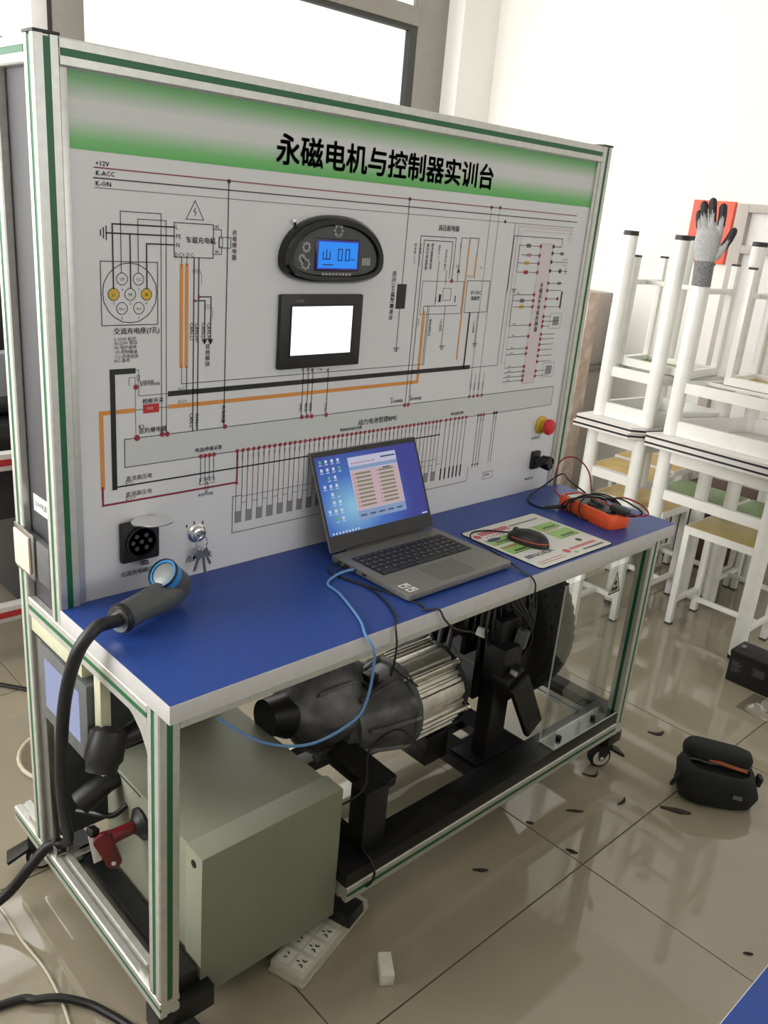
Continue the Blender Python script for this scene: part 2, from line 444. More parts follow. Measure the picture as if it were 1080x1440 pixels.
# ------------------------------------------------------------------ what is printed on the bench panel (millimetres on the board)
LINES = [
('m',2,[(94,1571),(1449,1571)]),
('k',2,[(93,1555),(1454,1555)]),
('g',1.3,[(94,1540),(1445,1540)]),
('k',2,[(352,1570),(352,1109)]),
('k',1.3,[(282,1532),(264,1500),(300,1500),(282,1532)]),
('k',1.3,[(283,1519),(279,1514),(284,1513),(282,1507)]),
('k',1.6,[(240,1493),(321,1493),(321,1434),(240,1434),(240,1493)]),
('k',2.6,[(240,1485),(123,1485),(123,1379)]),
('k',2.6,[(240,1470),(112,1470)]),
('k',2.4,[(155,1469),(155,1380)]),
('k',2.6,[(240,1455),(186,1455),(186,1379)]),
('k',2,[(112,1459),(112,1481)]),
('k',2,[(107,1462),(107,1478)]),
('k',2,[(102,1466),(102,1474)]),
('k',1.3,[(138,1405),(138,1506),(214,1506),(214,1109)]),
('k',1.3,[(170,1406),(170,1495),(224,1495),(224,1108)]),
('k',1.4,[(100,1424),(207,1424),(207,1316),(100,1316),(100,1424)]),
('k',1.4,[(205,1371),(204,1379),(203,1387),(199,1394),(195,1401),(190,1407),(184,1412),(177,1416),(170,1420),(162,1421),(154,1422),(146,1421),(138,1420),(131,1416),(124,1412),(118,1407),(113,1401),(109,1394),(105,1387),(104,1379),(103,1371),(104,1363),(105,1355),(109,1348),(113,1341),(118,1335),(124,1330),(131,1326),(138,1322),(146,1321),(154,1320),(162,1321),(170,1322),(177,1326),(184,1330),(190,1335),(195,1341),(199,1348),(203,1355),(204,1363),(205,1371)]),
('k',1.2,[(149,1395),(149,1398),(147,1401),(145,1403),(142,1405),(139,1405),(136,1405),(133,1403),(131,1401),(129,1398),(129,1395),(129,1392),(131,1389),(133,1387),(136,1385),(139,1385),(142,1385),(145,1387),(147,1389),(149,1392),(149,1395)]),
('k',1.2,[(180,1395),(180,1398),(178,1401),(176,1403),(173,1405),(170,1405),(167,1405),(164,1403),(162,1401),(160,1398),(160,1395),(160,1392),(162,1389),(164,1387),(167,1385),(170,1385),(173,1385),(176,1387),(178,1389),(180,1392),(180,1395)]),
('k',1.2,[(133,1369),(133,1372),(131,1375),(129,1377),(126,1379),(123,1379),(120,1379),(117,1377),(115,1375),(113,1372),(113,1369),(113,1366),(115,1363),(117,1361),(120,1359),(123,1359),(126,1359),(129,1361),(131,1363),(133,1366),(133,1369)]),
('k',1.2,[(164,1369),(164,1372),(162,1375),(160,1377),(157,1379),(154,1379),(151,1379),(148,1377),(146,1375),(144,1372),(144,1369),(144,1366),(146,1363),(148,1361),(151,1359),(154,1359),(157,1359),(160,1361),(162,1363),(164,1366),(164,1369)]),
('k',1.2,[(195,1369),(195,1372),(193,1375),(191,1377),(188,1379),(185,1379),(182,1379),(179,1377),(177,1375),(175,1372),(175,1369),(175,1366),(177,1363),(179,1361),(182,1359),(185,1359),(188,1359),(191,1361),(193,1363),(195,1366),(195,1369)]),
('k',1.2,[(148,1345),(148,1348),(146,1351),(144,1353),(141,1355),(138,1355),(135,1355),(132,1353),(130,1351),(128,1348),(128,1345),(128,1342),(130,1339),(132,1337),(135,1335),(138,1335),(141,1335),(144,1337),(146,1339),(148,1342),(148,1345)]),
('k',1.2,[(180,1345),(180,1348),(178,1351),(176,1353),(173,1355),(170,1355),(167,1355),(164,1353),(162,1351),(160,1348),(160,1345),(160,1342),(162,1339),(164,1337),(167,1335),(170,1335),(173,1335),(176,1337),(178,1339),(180,1342),(180,1345)]),
('o',7,[(255,1419),(255,1237)]),
('o',7,[(266,1420),(266,1236)]),
('k',1.3,[(255,1432),(255,1419)]),
('k',1.3,[(266,1433),(266,1419)]),
('k',1.3,[(256,1237),(256,1203),(914,1203),(914,1338)]),
('k',1.6,[(267,1236),(267,1186)]),
('k',2.2,[(281,1433),(281,1109)]),
('k',2.2,[(291,1433),(291,1109)]),
('k',2.2,[(292,1364),(318,1364),(318,1279)]),
('k',2.2,[(282,1357),(305,1357),(305,1280)]),
('k',4,[(318,1283),(318,1278)]),
('k',3,[(314,1284),(318,1277),(322,1284)]),
('k',4,[(305,1284),(305,1279)]),
('k',3,[(301,1285),(305,1278),(309,1285)]),
('g',1,[(278,1407),(294,1407)]),
('g',1,[(278,1410),(294,1410)]),
('g',1,[(278,1413),(294,1413)]),
('g',1,[(294,1410),(297,1402),(297,1388)]),
('g',1,[(303,1343),(319,1343)]),
('g',1,[(303,1346),(319,1346)]),
('g',1,[(303,1349),(319,1349)]),
('g',1,[(319,1346),(322,1338),(322,1324)]),
('k',1.3,[(333,1472),(359,1472),(359,1453),(333,1453),(333,1472)]),
('k',1.3,[(320,1485),(338,1485),(338,1472)]),
('k',1.3,[(320,1441),(339,1441),(339,1452)]),
('k',1,[(334,1470),(341,1470),(341,1455),(334,1455),(334,1470)]),
('k',10,[(157,1234),(117,1234),(117,1018)]),
('k',3,[(119,1018),(999,1018)]),
('g',1.4,[(157,1235),(168,1235),(168,1187),(234,1187)]),
('g',1.2,[(165,1225),(170,1225),(170,1216),(165,1216),(165,1225)]),
('g',1.2,[(161,1204),(161,1222),(149,1222),(149,1208)]),
('k',10,[(232,1186),(1080,1186)]),
('k',1.3,[(1079,1184),(1194,1184),(1194,1540)]),
('g',1.3,[(161,1203),(161,1108)]),
('o',8,[(157,1161),(94,1161),(94,1021)]),
('m',4,[(93,1021),(93,986),(387,986),(387,1052)]),
('g',1.6,[(157,1161),(176,1161)]),
('g',1.6,[(209,1161),(232,1161)]),
('o',8,[(232,1161),(898,1161),(898,1325)]),
('k',1.4,[(138,1108),(1463,1108),(1463,1054),(138,1054),(138,1108)]),
('k',1.4,[(300,1054),(300,1000)]),
('k',1.4,[(310,1054),(310,1000)]),
('k',1.4,[(320,1054),(320,1000)]),
('k',1.4,[(330,1054),(330,1000)]),
('k',1,[(298,995),(332,995),(332,1007),(298,1007),(298,995)]),
('k',1.2,[(318,987),(317,992),(316,995),(315,998),(314,999),(313,998),(312,995),(311,992),(310,987),(311,982),(312,979),(313,976),(314,975),(315,976),(316,979),(317,982),(318,987)]),
('m',1.3,[(386,1054),(386,921)]),
('k',1,[(400,939),(413,939)]),
('k',1.3,[(400,1054),(400,921)]),
('k',1.3,[(413,1054),(413,921)]),
('k',1,[(427,939),(440,939)]),
('m',1.3,[(427,1054),(427,921)]),
('k',1.3,[(440,1054),(440,921)]),
('k',1,[(454,939),(467,939)]),
('k',1.3,[(454,1054),(454,921)]),
('m',1.3,[(467,1054),(467,921)]),
('k',1,[(481,939),(495,939)]),
('k',1.3,[(481,1054),(481,921)]),
('k',1.3,[(495,1054),(495,921)]),
('k',1,[(508,939),(522,939)]),
('m',1.3,[(508,1054),(508,921)]),
('k',1.3,[(522,1054),(522,921)]),
('k',1,[(535,939),(549,939)]),
('k',1.3,[(535,1054),(535,921)]),
('m',1.3,[(549,1054),(549,921)]),
('k',1,[(563,939),(576,939)]),
('k',1.3,[(563,1054),(563,921)]),
('k',1.3,[(576,1054),(576,921)]),
('k',1,[(590,939),(603,939)]),
('m',1.3,[(590,1054),(590,921)]),
('k',1.3,[(603,1054),(603,921)]),
('k',1,[(617,939),(630,939)]),
('k',1.3,[(617,1054),(617,921)]),
('m',1.3,[(630,1054),(630,921)]),
('k',1,[(644,939),(658,939)]),
('k',1.3,[(644,1054),(644,921)]),
('k',1.3,[(658,1054),(658,921)]),
('k',1,[(671,939),(685,939)]),
('m',1.3,[(671,1054),(671,921)]),
('k',1.3,[(685,1054),(685,921)]),
('k',1,[(698,939),(712,939)]),
('k',1.3,[(698,1054),(698,921)]),
('m',1.3,[(712,1054),(712,921)]),
('k',1,[(725,939),(739,939)]),
('k',1.3,[(725,1054),(725,921)]),
('k',1.3,[(739,1054),(739,921)]),
('k',1,[(753,939),(766,939)]),
('m',1.3,[(753,1054),(753,921)]),
('k',1.3,[(766,1054),(766,921)]),
('k',1,[(780,939),(793,939)]),
('k',1.3,[(780,1054),(780,921)]),
('m',1.3,[(793,1054),(793,921)]),
('k',1,[(807,939),(820,939)]),
('k',1.3,[(807,1054),(807,921)]),
('k',1.3,[(820,1054),(820,921)]),
('k',1,[(834,939),(848,939)]),
('m',1.3,[(834,1054),(834,921)]),
('k',1.3,[(848,1054),(848,921)]),
('k',1,[(861,939),(875,939)]),
('k',1.3,[(861,1054),(861,921)]),
('m',1.3,[(875,1054),(875,921)]),
('k',1,[(888,939),(902,939)]),
('k',1.3,[(888,1054),(888,921)]),
('k',1.3,[(902,1054),(902,921)]),
('k',1,[(916,939),(929,939)]),
('m',1.3,[(916,1054),(916,921)]),
('k',1.3,[(929,1054),(929,921)]),
('k',1,[(943,939),(956,939)]),
('k',1.3,[(943,1054),(943,921)]),
('m',1.3,[(956,1054),(956,921)]),
('k',1,[(970,939),(983,939)]),
('k',1.3,[(970,1054),(970,921)]),
('k',1.3,[(983,1054),(983,921)]),
('k',1,[(997,939),(1011,939)]),
('m',1.3,[(997,1054),(997,921)]),
('k',1.3,[(400,956),(378,956),(378,874),(1126,874),(1126,914)]),
('k',1,[(400,953),(997,953)]),
('k',1.3,[(1018,1054),(1018,925)]),
('k',1.3,[(1034,1054),(1034,925)]),
('k',1.3,[(1051,1054),(1051,925)]),
('k',1.3,[(1066,1054),(1066,925)]),
('k',1.3,[(1080,1054),(1080,925)]),
('k',1.3,[(1095,1054),(1095,925)]),
('k',1.3,[(1143,1054),(1143,915)]),
('k',1.2,[(1139,919),(1143,913),(1147,919)]),
('k',1.2,[(1143,915),(1143,907)]),
('k',1.3,[(1154,1054),(1154,915)]),
('k',1.2,[(1150,919),(1154,913),(1158,919)]),
('k',1.2,[(1154,915),(1154,907)]),
('k',1.3,[(1165,1054),(1165,915)]),
('k',1.2,[(1161,919),(1165,913),(1169,919)]),
('k',1.2,[(1165,915),(1165,907)]),
('k',1.3,[(1208,1054),(1208,915)]),
('k',1.3,[(1218,1054),(1218,915)]),
('k',1,[(1194,868),(1234,868),(1234,888),(1194,888),(1194,868)]),
('k',1.6,[(818,1571),(818,1390)]),
('k',1.6,[(817,1334),(817,1238)]),
('k',1.8,[(808,1246),(826,1246)]),
('k',1.8,[(811,1242),(823,1242)]),
('k',1.8,[(814,1238),(820,1238)]),
('k',1.6,[(864,1108),(864,1496),(982,1496),(982,1398)]),
('k',1.6,[(876,1107),(876,1487),(972,1487),(972,1404)]),
('k',1.6,[(548,1215),(548,1110)]),
('k',1.6,[(562,1214),(562,1109)]),
('k',1.6,[(574,1213),(574,1108)]),
('k',1.6,[(617,1210),(617,1103)]),
('g',1.6,[(884,1397),(1027,1397),(1027,1321),(884,1321),(884,1397)]),
('o',4.5,[(1031,1489),(1031,1210)]),
('o',4.5,[(1062,1458),(1062,1407)]),
('k',1.6,[(1032,1487),(1032,1498),(1063,1498),(1063,1458)]),
('k',1.4,[(1002,1497),(1030,1497)]),
('k',1.4,[(1002,1497),(1002,1427),(1002,1398)]),
('k',3,[(998,1418),(1002,1426),(1006,1418)]),
('k',1.4,[(1039,1399),(1124,1399),(1124,1323),(1039,1323),(1039,1399)]),
('k',5,[(1061,1321),(1061,1185)]),
('k',1.4,[(1092,1322),(1092,1244)]),
('k',1.8,[(1085,1245),(1103,1245)]),
('k',1.8,[(1088,1241),(1100,1241)]),
('k',1.8,[(1091,1237),(1097,1237)]),
('k',1.4,[(969,1339),(969,1242)]),
('k',1.8,[(963,1244),(981,1244)]),
('k',1.8,[(966,1240),(978,1240)]),
('k',1.8,[(969,1236),(975,1236)]),
('k',1.4,[(932,1443),(932,1344)]),
('k',1.4,[(961,1422),(961,1390)]),
('k',1.4,[(895,1322),(895,1340),(1009,1340)]),
('k',1.4,[(909,1340),(909,1202)]),
('k',1,[(956,1381),(984,1381),(984,1353),(956,1353),(956,1381)]),
('k',2,[(933,1360),(933,1349)]),
('k',3,[(1001,1362),(1001,1349)]),
('g',1.3,[(1096,1571),(1096,1135)]),
('g',1.3,[(1128,1572),(1128,1132)]),
('p',1,[(1225,1175),(1225,1524),(1441,1524),(1441,1495)]),
('p',1,[(1212,1185),(1212,1531),(1439,1531),(1429,1503)]),
('p',1,[(1208,1190),(1208,1535),(1438,1535),(1427,1508)]),
('p',1.2,[(1311,1495),(1366,1495),(1366,1126),(1311,1126),(1311,1495)]),
('k',1.6,[(1367,1489),(1402,1489),(1402,1510),(1197,1510),(1197,1375)]),
('k',1.8,[(1214,1379),(1232,1379)]),
('k',1.8,[(1217,1375),(1229,1375)]),
('k',1.8,[(1220,1371),(1226,1371)]),
('k',1.4,[(1311,1488),(1221,1488)]),
('k',1.4,[(1311,1465),(1235,1465)]),
('k',1.4,[(1311,1445),(1224,1445)]),
('k',1.4,[(1311,1422),(1227,1422)]),
('k',1.4,[(1311,1365),(1222,1365)]),
('k',1.4,[(1311,1350),(1226,1350)]),
('k',1.4,[(1311,1334),(1229,1334)]),
('k',1.4,[(1311,1286),(1222,1286)]),
('k',1.4,[(1311,1256),(1224,1256)]),
('k',1.4,[(1311,1224),(1225,1224)]),
('k',1.4,[(1311,1209),(1226,1209)]),
('k',1.4,[(1311,1174),(1227,1174)]),
('k',1.4,[(1311,1161),(1227,1161)]),
('k',1.4,[(1311,1148),(1227,1148)]),
('k',1.4,[(1311,1136),(1226,1136)]),
('m',1.2,[(1223,1486),(1223,1422)]),
('k',1.2,[(1222,1365),(1222,1289)]),
('k',1.3,[(1366,1472),(1418,1472)]),
('k',1.3,[(1366,1450),(1418,1450)]),
('g',1,[(1416,1442),(1438,1442),(1438,1458),(1416,1458),(1416,1442)]),
('g',1,[(1416,1450),(1438,1450)]),
('g',1,[(1427,1442),(1427,1458)]),
('k',1.3,[(1366,1427),(1445,1427)]),
('k',2,[(1436,1420),(1436,1434)]),
('k',1.3,[(1366,1395),(1429,1395)]),
('k',1.3,[(1366,1376),(1429,1376)]),
('k',1.3,[(1366,1354),(1418,1354)]),
('k',1.3,[(1366,1333),(1429,1333)]),
('k',1.3,[(1366,1307),(1398,1307)]),
('k',1.3,[(1366,1294),(1440,1294)]),
('g',1,[(1398,1274),(1450,1274),(1450,1314),(1398,1314),(1398,1274)]),
('k',1.3,[(1366,1281),(1398,1281)]),
('k',1.3,[(1366,1259),(1429,1259)]),
('k',1.3,[(1366,1246),(1429,1246)]),
('k',1.3,[(1366,1231),(1408,1231)]),
('k',1.3,[(1366,1216),(1408,1216)]),
('k',1.3,[(1366,1200),(1429,1200)]),
('k',1.3,[(1366,1184),(1408,1184)]),
('k',1.3,[(1366,1158),(1408,1158)]),
('g',1,[(1398,1138),(1450,1138),(1450,1178),(1398,1178),(1398,1138)]),
('k',1.3,[(1366,1144),(1408,1144)]),
('g',1.2,[(1097,1108),(1097,1168)]),
('g',1.2,[(1113,1108),(1113,1168)]),
('g',1.2,[(1129,1108),(1129,1168)]),
('g',1.2,[(1146,1108),(1146,1168)]),
]
BLOCKS = [
('R',176,1153,209,1170),
('f',138,1054,1463,1108),
('d',384,895,401,921),
('d',411,895,428,921),
('d',438,895,455,921),
('d',465,895,483,921),
('d',493,895,510,921),
('d',520,895,537,921),
('d',547,895,564,921),
('d',574,895,591,921),
('d',601,895,618,921),
('d',628,895,645,921),
('d',656,895,673,921),
('d',683,895,700,921),
('d',710,895,727,921),
('d',737,895,754,921),
('d',764,895,781,921),
('d',791,895,808,921),
('d',818,895,836,921),
('d',846,895,863,921),
('d',873,895,890,921),
('d',900,895,917,921),
('d',927,895,944,921),
('d',954,895,971,921),
('d',981,895,998,921),
('k',1016,893,1021,925),
('k',1032,893,1037,925),
('k',1049,893,1054,925),
('k',1064,893,1069,925),
('k',1078,893,1083,925),
('k',1093,893,1098,925),
('k',803,1335,833,1390),
('k',943,1349,951,1367),
('q',1311,1126,1366,1495),
('g',1251,1483,1269,1493),
('p',1258,1460,1276,1470),
('y',1252,1440,1270,1450),
('R',1254,1417,1272,1427),
('g',1254,1345,1272,1355),
('y',1255,1329,1273,1339),
('g',1401,1468,1417,1476),
('g',1408,1391,1424,1399),
('k',1432,1328,1439,1374),
('d',1412,1282,1440,1306),
('d',1412,1146,1440,1170),
]
DOTS = [
('k',4,352,1570),('y',10,123,1369),('y',10,185,1369),('r',3.2,292,1364),('r',3.2,282,1357),('r',5,162,1204),('r',6,163,1108),('m',3,387,984),('r',5,215,1109),('r',5,226,1108),('r',5,355,1109),('r',4.6,300,1054),('r',4.6,310,1054),('r',4.6,320,1054),('r',4.6,330,1054),('r',4.4,386,1054),('r',4.4,400,1054),('r',4.4,413,1054),('r',4.4,427,1054),('r',4.4,440,1054),('r',4.4,454,1054),('r',4.4,467,1054),('r',4.4,481,1054),('r',4.4,495,1054),('r',4.4,508,1054),('r',4.4,522,1054),('r',4.4,535,1054),('r',4.4,549,1054),('r',4.4,563,1054),('r',4.4,576,1054),('r',4.4,590,1054),('r',4.4,603,1054),('r',4.4,617,1054),('r',4.4,630,1054),('r',4.4,644,1054),('r',4.4,658,1054),('r',4.4,671,1054),('r',4.4,685,1054),('r',4.4,698,1054),('r',4.4,712,1054),('r',4.4,725,1054),('r',4.4,739,1054),('r',4.4,753,1054),('r',4.4,766,1054),('r',4.4,780,1054),('r',4.4,793,1054),('r',4.4,807,1054),('r',4.4,820,1054),('r',4.4,834,1054),('r',4.4,848,1054),('r',4.4,861,1054),('r',4.4,875,1054),('r',4.4,888,1054),('r',4.4,902,1054),('r',4.4,916,1054),('r',4.4,929,1054),('r',4.4,943,1054),('r',4.4,956,1054),('r',4.4,970,1054),('r',4.4,983,1054),('r',4.4,997,1054),('r',4.4,1018,1054),('r',4.4,1034,1054),('r',4.4,1051,1054),('r',4.4,1066,1054),('r',4.4,1080,1054),('r',4.4,1095,1054),('r',4.4,1143,1054),('r',4.4,1154,1054),('r',4.4,1165,1054),('k',4.4,1208,1054),('k',4.4,1218,1054),('k',4,818,1571),('r',5,862,1107),('r',5,874,1107),('r',5,982,1398),('r',5,550,1109),('r',5,564,1109),('r',5,577,1108),('r',5,618,1107),('k',4,1096,1571),('k',4,1128,1572),('k',4,1153,1541),('r',5,1311,1488),('r',5,1311,1465),('r',5,1311,1445),('r',5,1311,1422),('r',5,1311,1365),('r',5,1311,1350),('r',5,1311,1334),('r',5,1311,1286),('r',5,1311,1256),('r',5,1311,1224),('r',5,1311,1209),('r',5,1311,1174),('r',5,1311,1161),('r',5,1311,1148),('r',5,1311,1136),('k',5,1366,1489),('k',5,1366,1472),('k',5,1366,1450),('k',5,1366,1427),('k',6,1411,1427),('r',5,1366,1395),('r',5,1366,1376),('r',5,1366,1354),('r',5,1418,1354),('r',5,1366,1333),('r',5,1366,1307),('r',5,1366,1294),('r',5,1366,1281),('r',5,1366,1259),('r',5,1366,1246),('r',5,1366,1231),('r',5,1366,1216),('r',5,1366,1200),('r',5,1366,1184),('r',5,1366,1158),('r',5,1366,1144),('r',4.5,1097,1108),('r',4.5,1113,1108),('r',4.5,1129,1108),('r',4.5,1146,1108),]
TEXTS = [
('k',13,96,1574,'L',0,1,'+12V'),
('k',13,96,1559,'L',0,1,'K-ACC'),
('k',13,95,1543,'L',0,1,'K-ON'),
('k',15,263,1460,'L',0,1,'车载充电机'),
('k',13,242,1482,'L',0,0,'L'),
('k',13,243,1466,'L',0,0,'PE'),
('k',13,243,1451,'L',0,0,'N'),
('k',12,241,1435,'L',0,0,'DC+ DC-'),
('k',9,139,1392,'C',0,0,'CP'),
('k',9,170,1392,'C',0,0,'CC'),
('k',9,123,1366,'C',0,0,'L1'),
('k',9,154,1366,'C',0,0,'PE'),
('k',9,185,1366,'C',0,0,'N'),
('k',7.5,138,1342,'C',0,0,'Nc1'),
('k',7.5,170,1342,'C',0,0,'Nc2'),
('k',8,139,1375,'C',0,0,'6'),
('k',8,170,1375,'C',0,0,'7'),
('k',8,123,1352,'C',0,0,'1'),
('k',8,154,1351,'C',0,0,'5'),
('k',8,184,1351,'C',0,0,'4'),
('k',8,138,1326,'C',0,0,'2'),
('k',8,170,1326,'C',0,0,'3'),
('k',15,121,1301,'L',0,1,'交流充电座(7孔)'),
('k',9.5,122,1289,'L',0,0,'L-220V 火线'),
('k',9.5,122,1282,'L',0,0,'N-220V 零线'),
('k',9.5,122,1274,'L',0,0,'PE-保护接地'),
('k',9.5,122,1266,'L',0,0,'CP-控制确认'),
('k',9.5,122,1258,'L',0,0,'CC-充电连接'),
('k',9.5,121,1251,'L',0,0,'NC-备用'),
('k',12,273,1318,'L',-90,1,'CAN-L1'),
('k',12,284,1317,'L',-90,1,'CAN-H1'),
('k',12,298,1317,'L',-90,1,'CAN-L'),
('k',12,310,1317,'L',-90,1,'CAN-H'),
('k',13,312,1267,'C',0,1,'其\n他\n模\n块'),
('k',10,324,1487,'L',0,0,'85'),
('k',10,325,1443,'L',0,0,'86'),
('m',13,367,1477,'C',0,1,'充\n电\n继\n电\n器'),
('k',8,170,1210,'L',0,0,'K4继电器'),
('k',8,170,1205,'L',0,0,'放电负继电器'),
('k',11,249,1190,'L',0,0,'DC-'),
('k',11,249,1166,'L',0,0,'DC+'),
('w',8,184,1160,'L',0,0,'MSD'),
('k',13,175,1172,'L',0,1,'检修开关'),
('k',13,166,1125,'L',0,0,'K3'),
('k',14,166,1116,'L',0,1,'总负继电器'),
('k',9,211,1117,'L',-90,0,'C1'),
('k',9,222,1117,'L',-90,0,'C2'),
('k',12,274,1145,'L',-90,1,'CAN-L'),
('k',12,287,1144,'L',-90,1,'CAN-H'),
('k',11,347,1154,'L',-90,1,'充电唤醒'),
('k',12,286,1064,'L',0,1,'电流/绝缘采集'),
('k',10,298,1000,'L',0,0,'+ - M G'),
('k',8.5,294,970,'L',0,0,'电流传感器'),
('k',13,139,1027,'L',0,0,'直流高压电'),
('k',12,138,1021,'L',0,0,'DC-'),
('k',13,138,996,'L',0,0,'直流高压电'),
('k',12,138,989,'L',0,0,'DC+'),
('k',7,384,1045,'L',-90,0,'B24+'),
('k',7,397,1045,'L',-90,0,'B24-'),
('k',7,411,1045,'L',-90,0,'B23+'),
('k',7,424,1045,'L',-90,0,'B23-'),
('k',7,438,1045,'L',-90,0,'B22+'),
('k',7,451,1045,'L',-90,0,'B22-'),
('k',7,465,1045,'L',-90,0,'B21+'),
('k',7,479,1045,'L',-90,0,'B21-'),
('k',7,492,1045,'L',-90,0,'B24+'),
('k',7,506,1045,'L',-90,0,'B24-'),
('k',7,519,1045,'L',-90,0,'B23+'),
('k',7,533,1045,'L',-90,0,'B23-'),
('k',7,546,1045,'L',-90,0,'B22+'),
('k',7,560,1045,'L',-90,0,'B22-'),
('k',7,574,1045,'L',-90,0,'B21+'),
('k',7,587,1045,'L',-90,0,'B21-'),
('k',7,601,1045,'L',-90,0,'B24+'),
('k',7,614,1045,'L',-90,0,'B24-'),
('k',7,628,1045,'L',-90,0,'B23+'),
('k',7,641,1045,'L',-90,0,'B23-'),
('k',7,655,1045,'L',-90,0,'B22+'),
('k',7,669,1045,'L',-90,0,'B22-'),
('k',7,682,1045,'L',-90,0,'B21+'),
('k',7,696,1045,'L',-90,0,'B21-'),
('k',7,709,1045,'L',-90,0,'B24+'),
('k',7,723,1045,'L',-90,0,'B24-'),
('k',7,737,1045,'L',-90,0,'B23+'),
('k',7,750,1045,'L',-90,0,'B23-'),
('k',7,764,1045,'L',-90,0,'B22+'),
('k',7,777,1045,'L',-90,0,'B22-'),
('k',7,791,1045,'L',-90,0,'B21+'),
('k',7,804,1045,'L',-90,0,'B21-'),
('k',7,818,1045,'L',-90,0,'B24+'),
('k',7,832,1045,'L',-90,0,'B24-'),
('k',7,845,1045,'L',-90,0,'B23+'),
('k',7,859,1045,'L',-90,0,'B23-'),
('k',7,872,1045,'L',-90,0,'B22+'),
('k',7,886,1045,'L',-90,0,'B22-'),
('k',7,899,1045,'L',-90,0,'B21+'),
('k',7,913,1045,'L',-90,0,'B21-'),
('k',7,927,1045,'L',-90,0,'B24+'),
('k',7,940,1045,'L',-90,0,'B24-'),
('k',7,954,1045,'L',-90,0,'B23+'),
('k',7,967,1045,'L',-90,0,'B23-'),
('k',7,981,1045,'L',-90,0,'B22+'),
('k',7,994,1045,'L',-90,0,'B22-'),
('k',10,661,1064,'L',0,1,'单体电池电压采集'),
('k',19,715,1073,'L',0,1,'动力电池管理BMS'),
('k',10,1031,1065,'L',0,1,'电池温度采集'),
('k',7,1016,1045,'L',-90,0,'T1+'),
('k',7,1032,1045,'L',-90,0,'T1+'),
('k',7,1048,1045,'L',-90,0,'T2+'),
('k',7,1064,1045,'L',-90,0,'T2+'),
('k',7,1078,1045,'L',-90,0,'T3+'),
('k',7,1092,1045,'L',-90,0,'T3+'),
('k',7,1140,1045,'L',-90,0,'T4+'),
('k',7,1152,1045,'L',-90,0,'T4+'),
('k',7,1162,1045,'L',-90,0,'T5+'),
('k',7,1206,1045,'L',-90,0,'T5+'),
('k',7,1216,1045,'L',-90,0,'T6+'),
('k',9,1197,877,'L',0,0,'加热器'),
('k',15,786,1419,'L',-90,1,'低压12V辅助蓄电池'),
('k',17,918,1511,'L',0,1,'高压配电箱'),
('k',11,542,1209,'L',0,1,'G'),
('k',11,556,1208,'L',0,1,'A'),
('k',11,568,1207,'L',0,1,'B'),
('k',11,611,1204,'L',0,1,'V'),
('k',10,585,1207,'L',0,0,'T N'),
('k',11,542,1141,'L',-90,1,'GND'),
('k',11,556,1140,'L',-90,1,'485A'),
('k',11,569,1139,'L',-90,1,'485B'),
('k',11,611,1135,'L',-90,1,'+12V'),
('k',9,813,1125,'L',0,0,'K2'),
('k',9.5,814,1116,'L',0,1,'总正继电器'),
('k',9,877,1125,'L',0,0,'K1'),
('k',9.5,878,1117,'L',0,1,'预充继电器'),
('k',14,1075,1367,'C',0,1,'DC-DC'),
('k',13,1075,1353,'C',0,1,'隔离型'),
('k',10,886,1481,'L',-90,1,'高压正极接触器'),
('k',10,901,1482,'L',-90,1,'预充接触器控制'),
('k',9.5,846,1480,'L',-90,0,'配电箱 -OUT'),
('k',9.5,863,1480,'L',-90,0,'充电箱 +OUT'),
('k',9,925,1479,'L',-90,0,'预充正 2+'),
('k',9,950,1470,'L',-90,0,'电流检测 输出-'),
('k',11,992,1429,'L',0,0,'DC-'),
('k',9,997,1483,'L',-90,0,'DC-'),
('k',10,919,1311,'L',-90,1,'电机控制正'),
('k',10,879,1311,'L',-90,0,'DC+'),
('k',10,956,1310,'L',-90,0,'12V搭铁'),
('k',10,1078,1302,'L',-90,0,'12V搭铁'),
('k',10,1039,1406,'L',0,0,'DC+'),
('k',10,1077,1428,'L',0,0,'12'),
('k',17,1338,1385,'C',0,1,'永\n磁\n同\n步\n电\n机\n控\n制\n器'),
('k',6.5,1236,1367,'L',0,0,'信号2'),
('k',6.5,1236,1288,'L',0,0,'信号4'),
('k',6.5,1238,1258,'L',0,0,'信号2'),
('k',6.5,1239,1226,'L',0,0,'信号1'),
('k',6.5,1240,1211,'L',0,0,'信号0'),
('k',6.5,1241,1176,'L',0,0,'信号5'),
('k',6.5,1241,1163,'L',0,0,'信号8'),
('k',6.5,1241,1150,'L',0,0,'信号2'),
('k',6.5,1240,1138,'L',0,0,'信号4'),
('p',7,1411,1229,'L',0,0,'编码器'),
('p',7,1411,1214,'L',0,0,'编码器'),
('p',7,1411,1182,'L',0,0,'编码器'),
('p',7,1411,1156,'L',0,0,'编码器'),
('p',7,1411,1142,'L',0,0,'编码器'),
('k',9,1094,1144,'L',-90,1,'CAN1'),
('k',9,1110,1144,'L',-90,1,'CAN2'),
('k',9,1126,1144,'L',-90,1,'CAN3'),
('k',9,1143,1144,'L',-90,1,'CAN4'),
('k',12,1392,957,'L',0,0,'急停开关'),
('k',12,1389,834,'L',0,0,'唤醒开关'),
('k',14,124,833,'L',0,1,'交流充电座(7孔)'),
('k',19,266,832,'L',0,1,'点火开关'),
('k',58,454,1615,'L',0,2,'永磁电机与控制器实训台'),
]
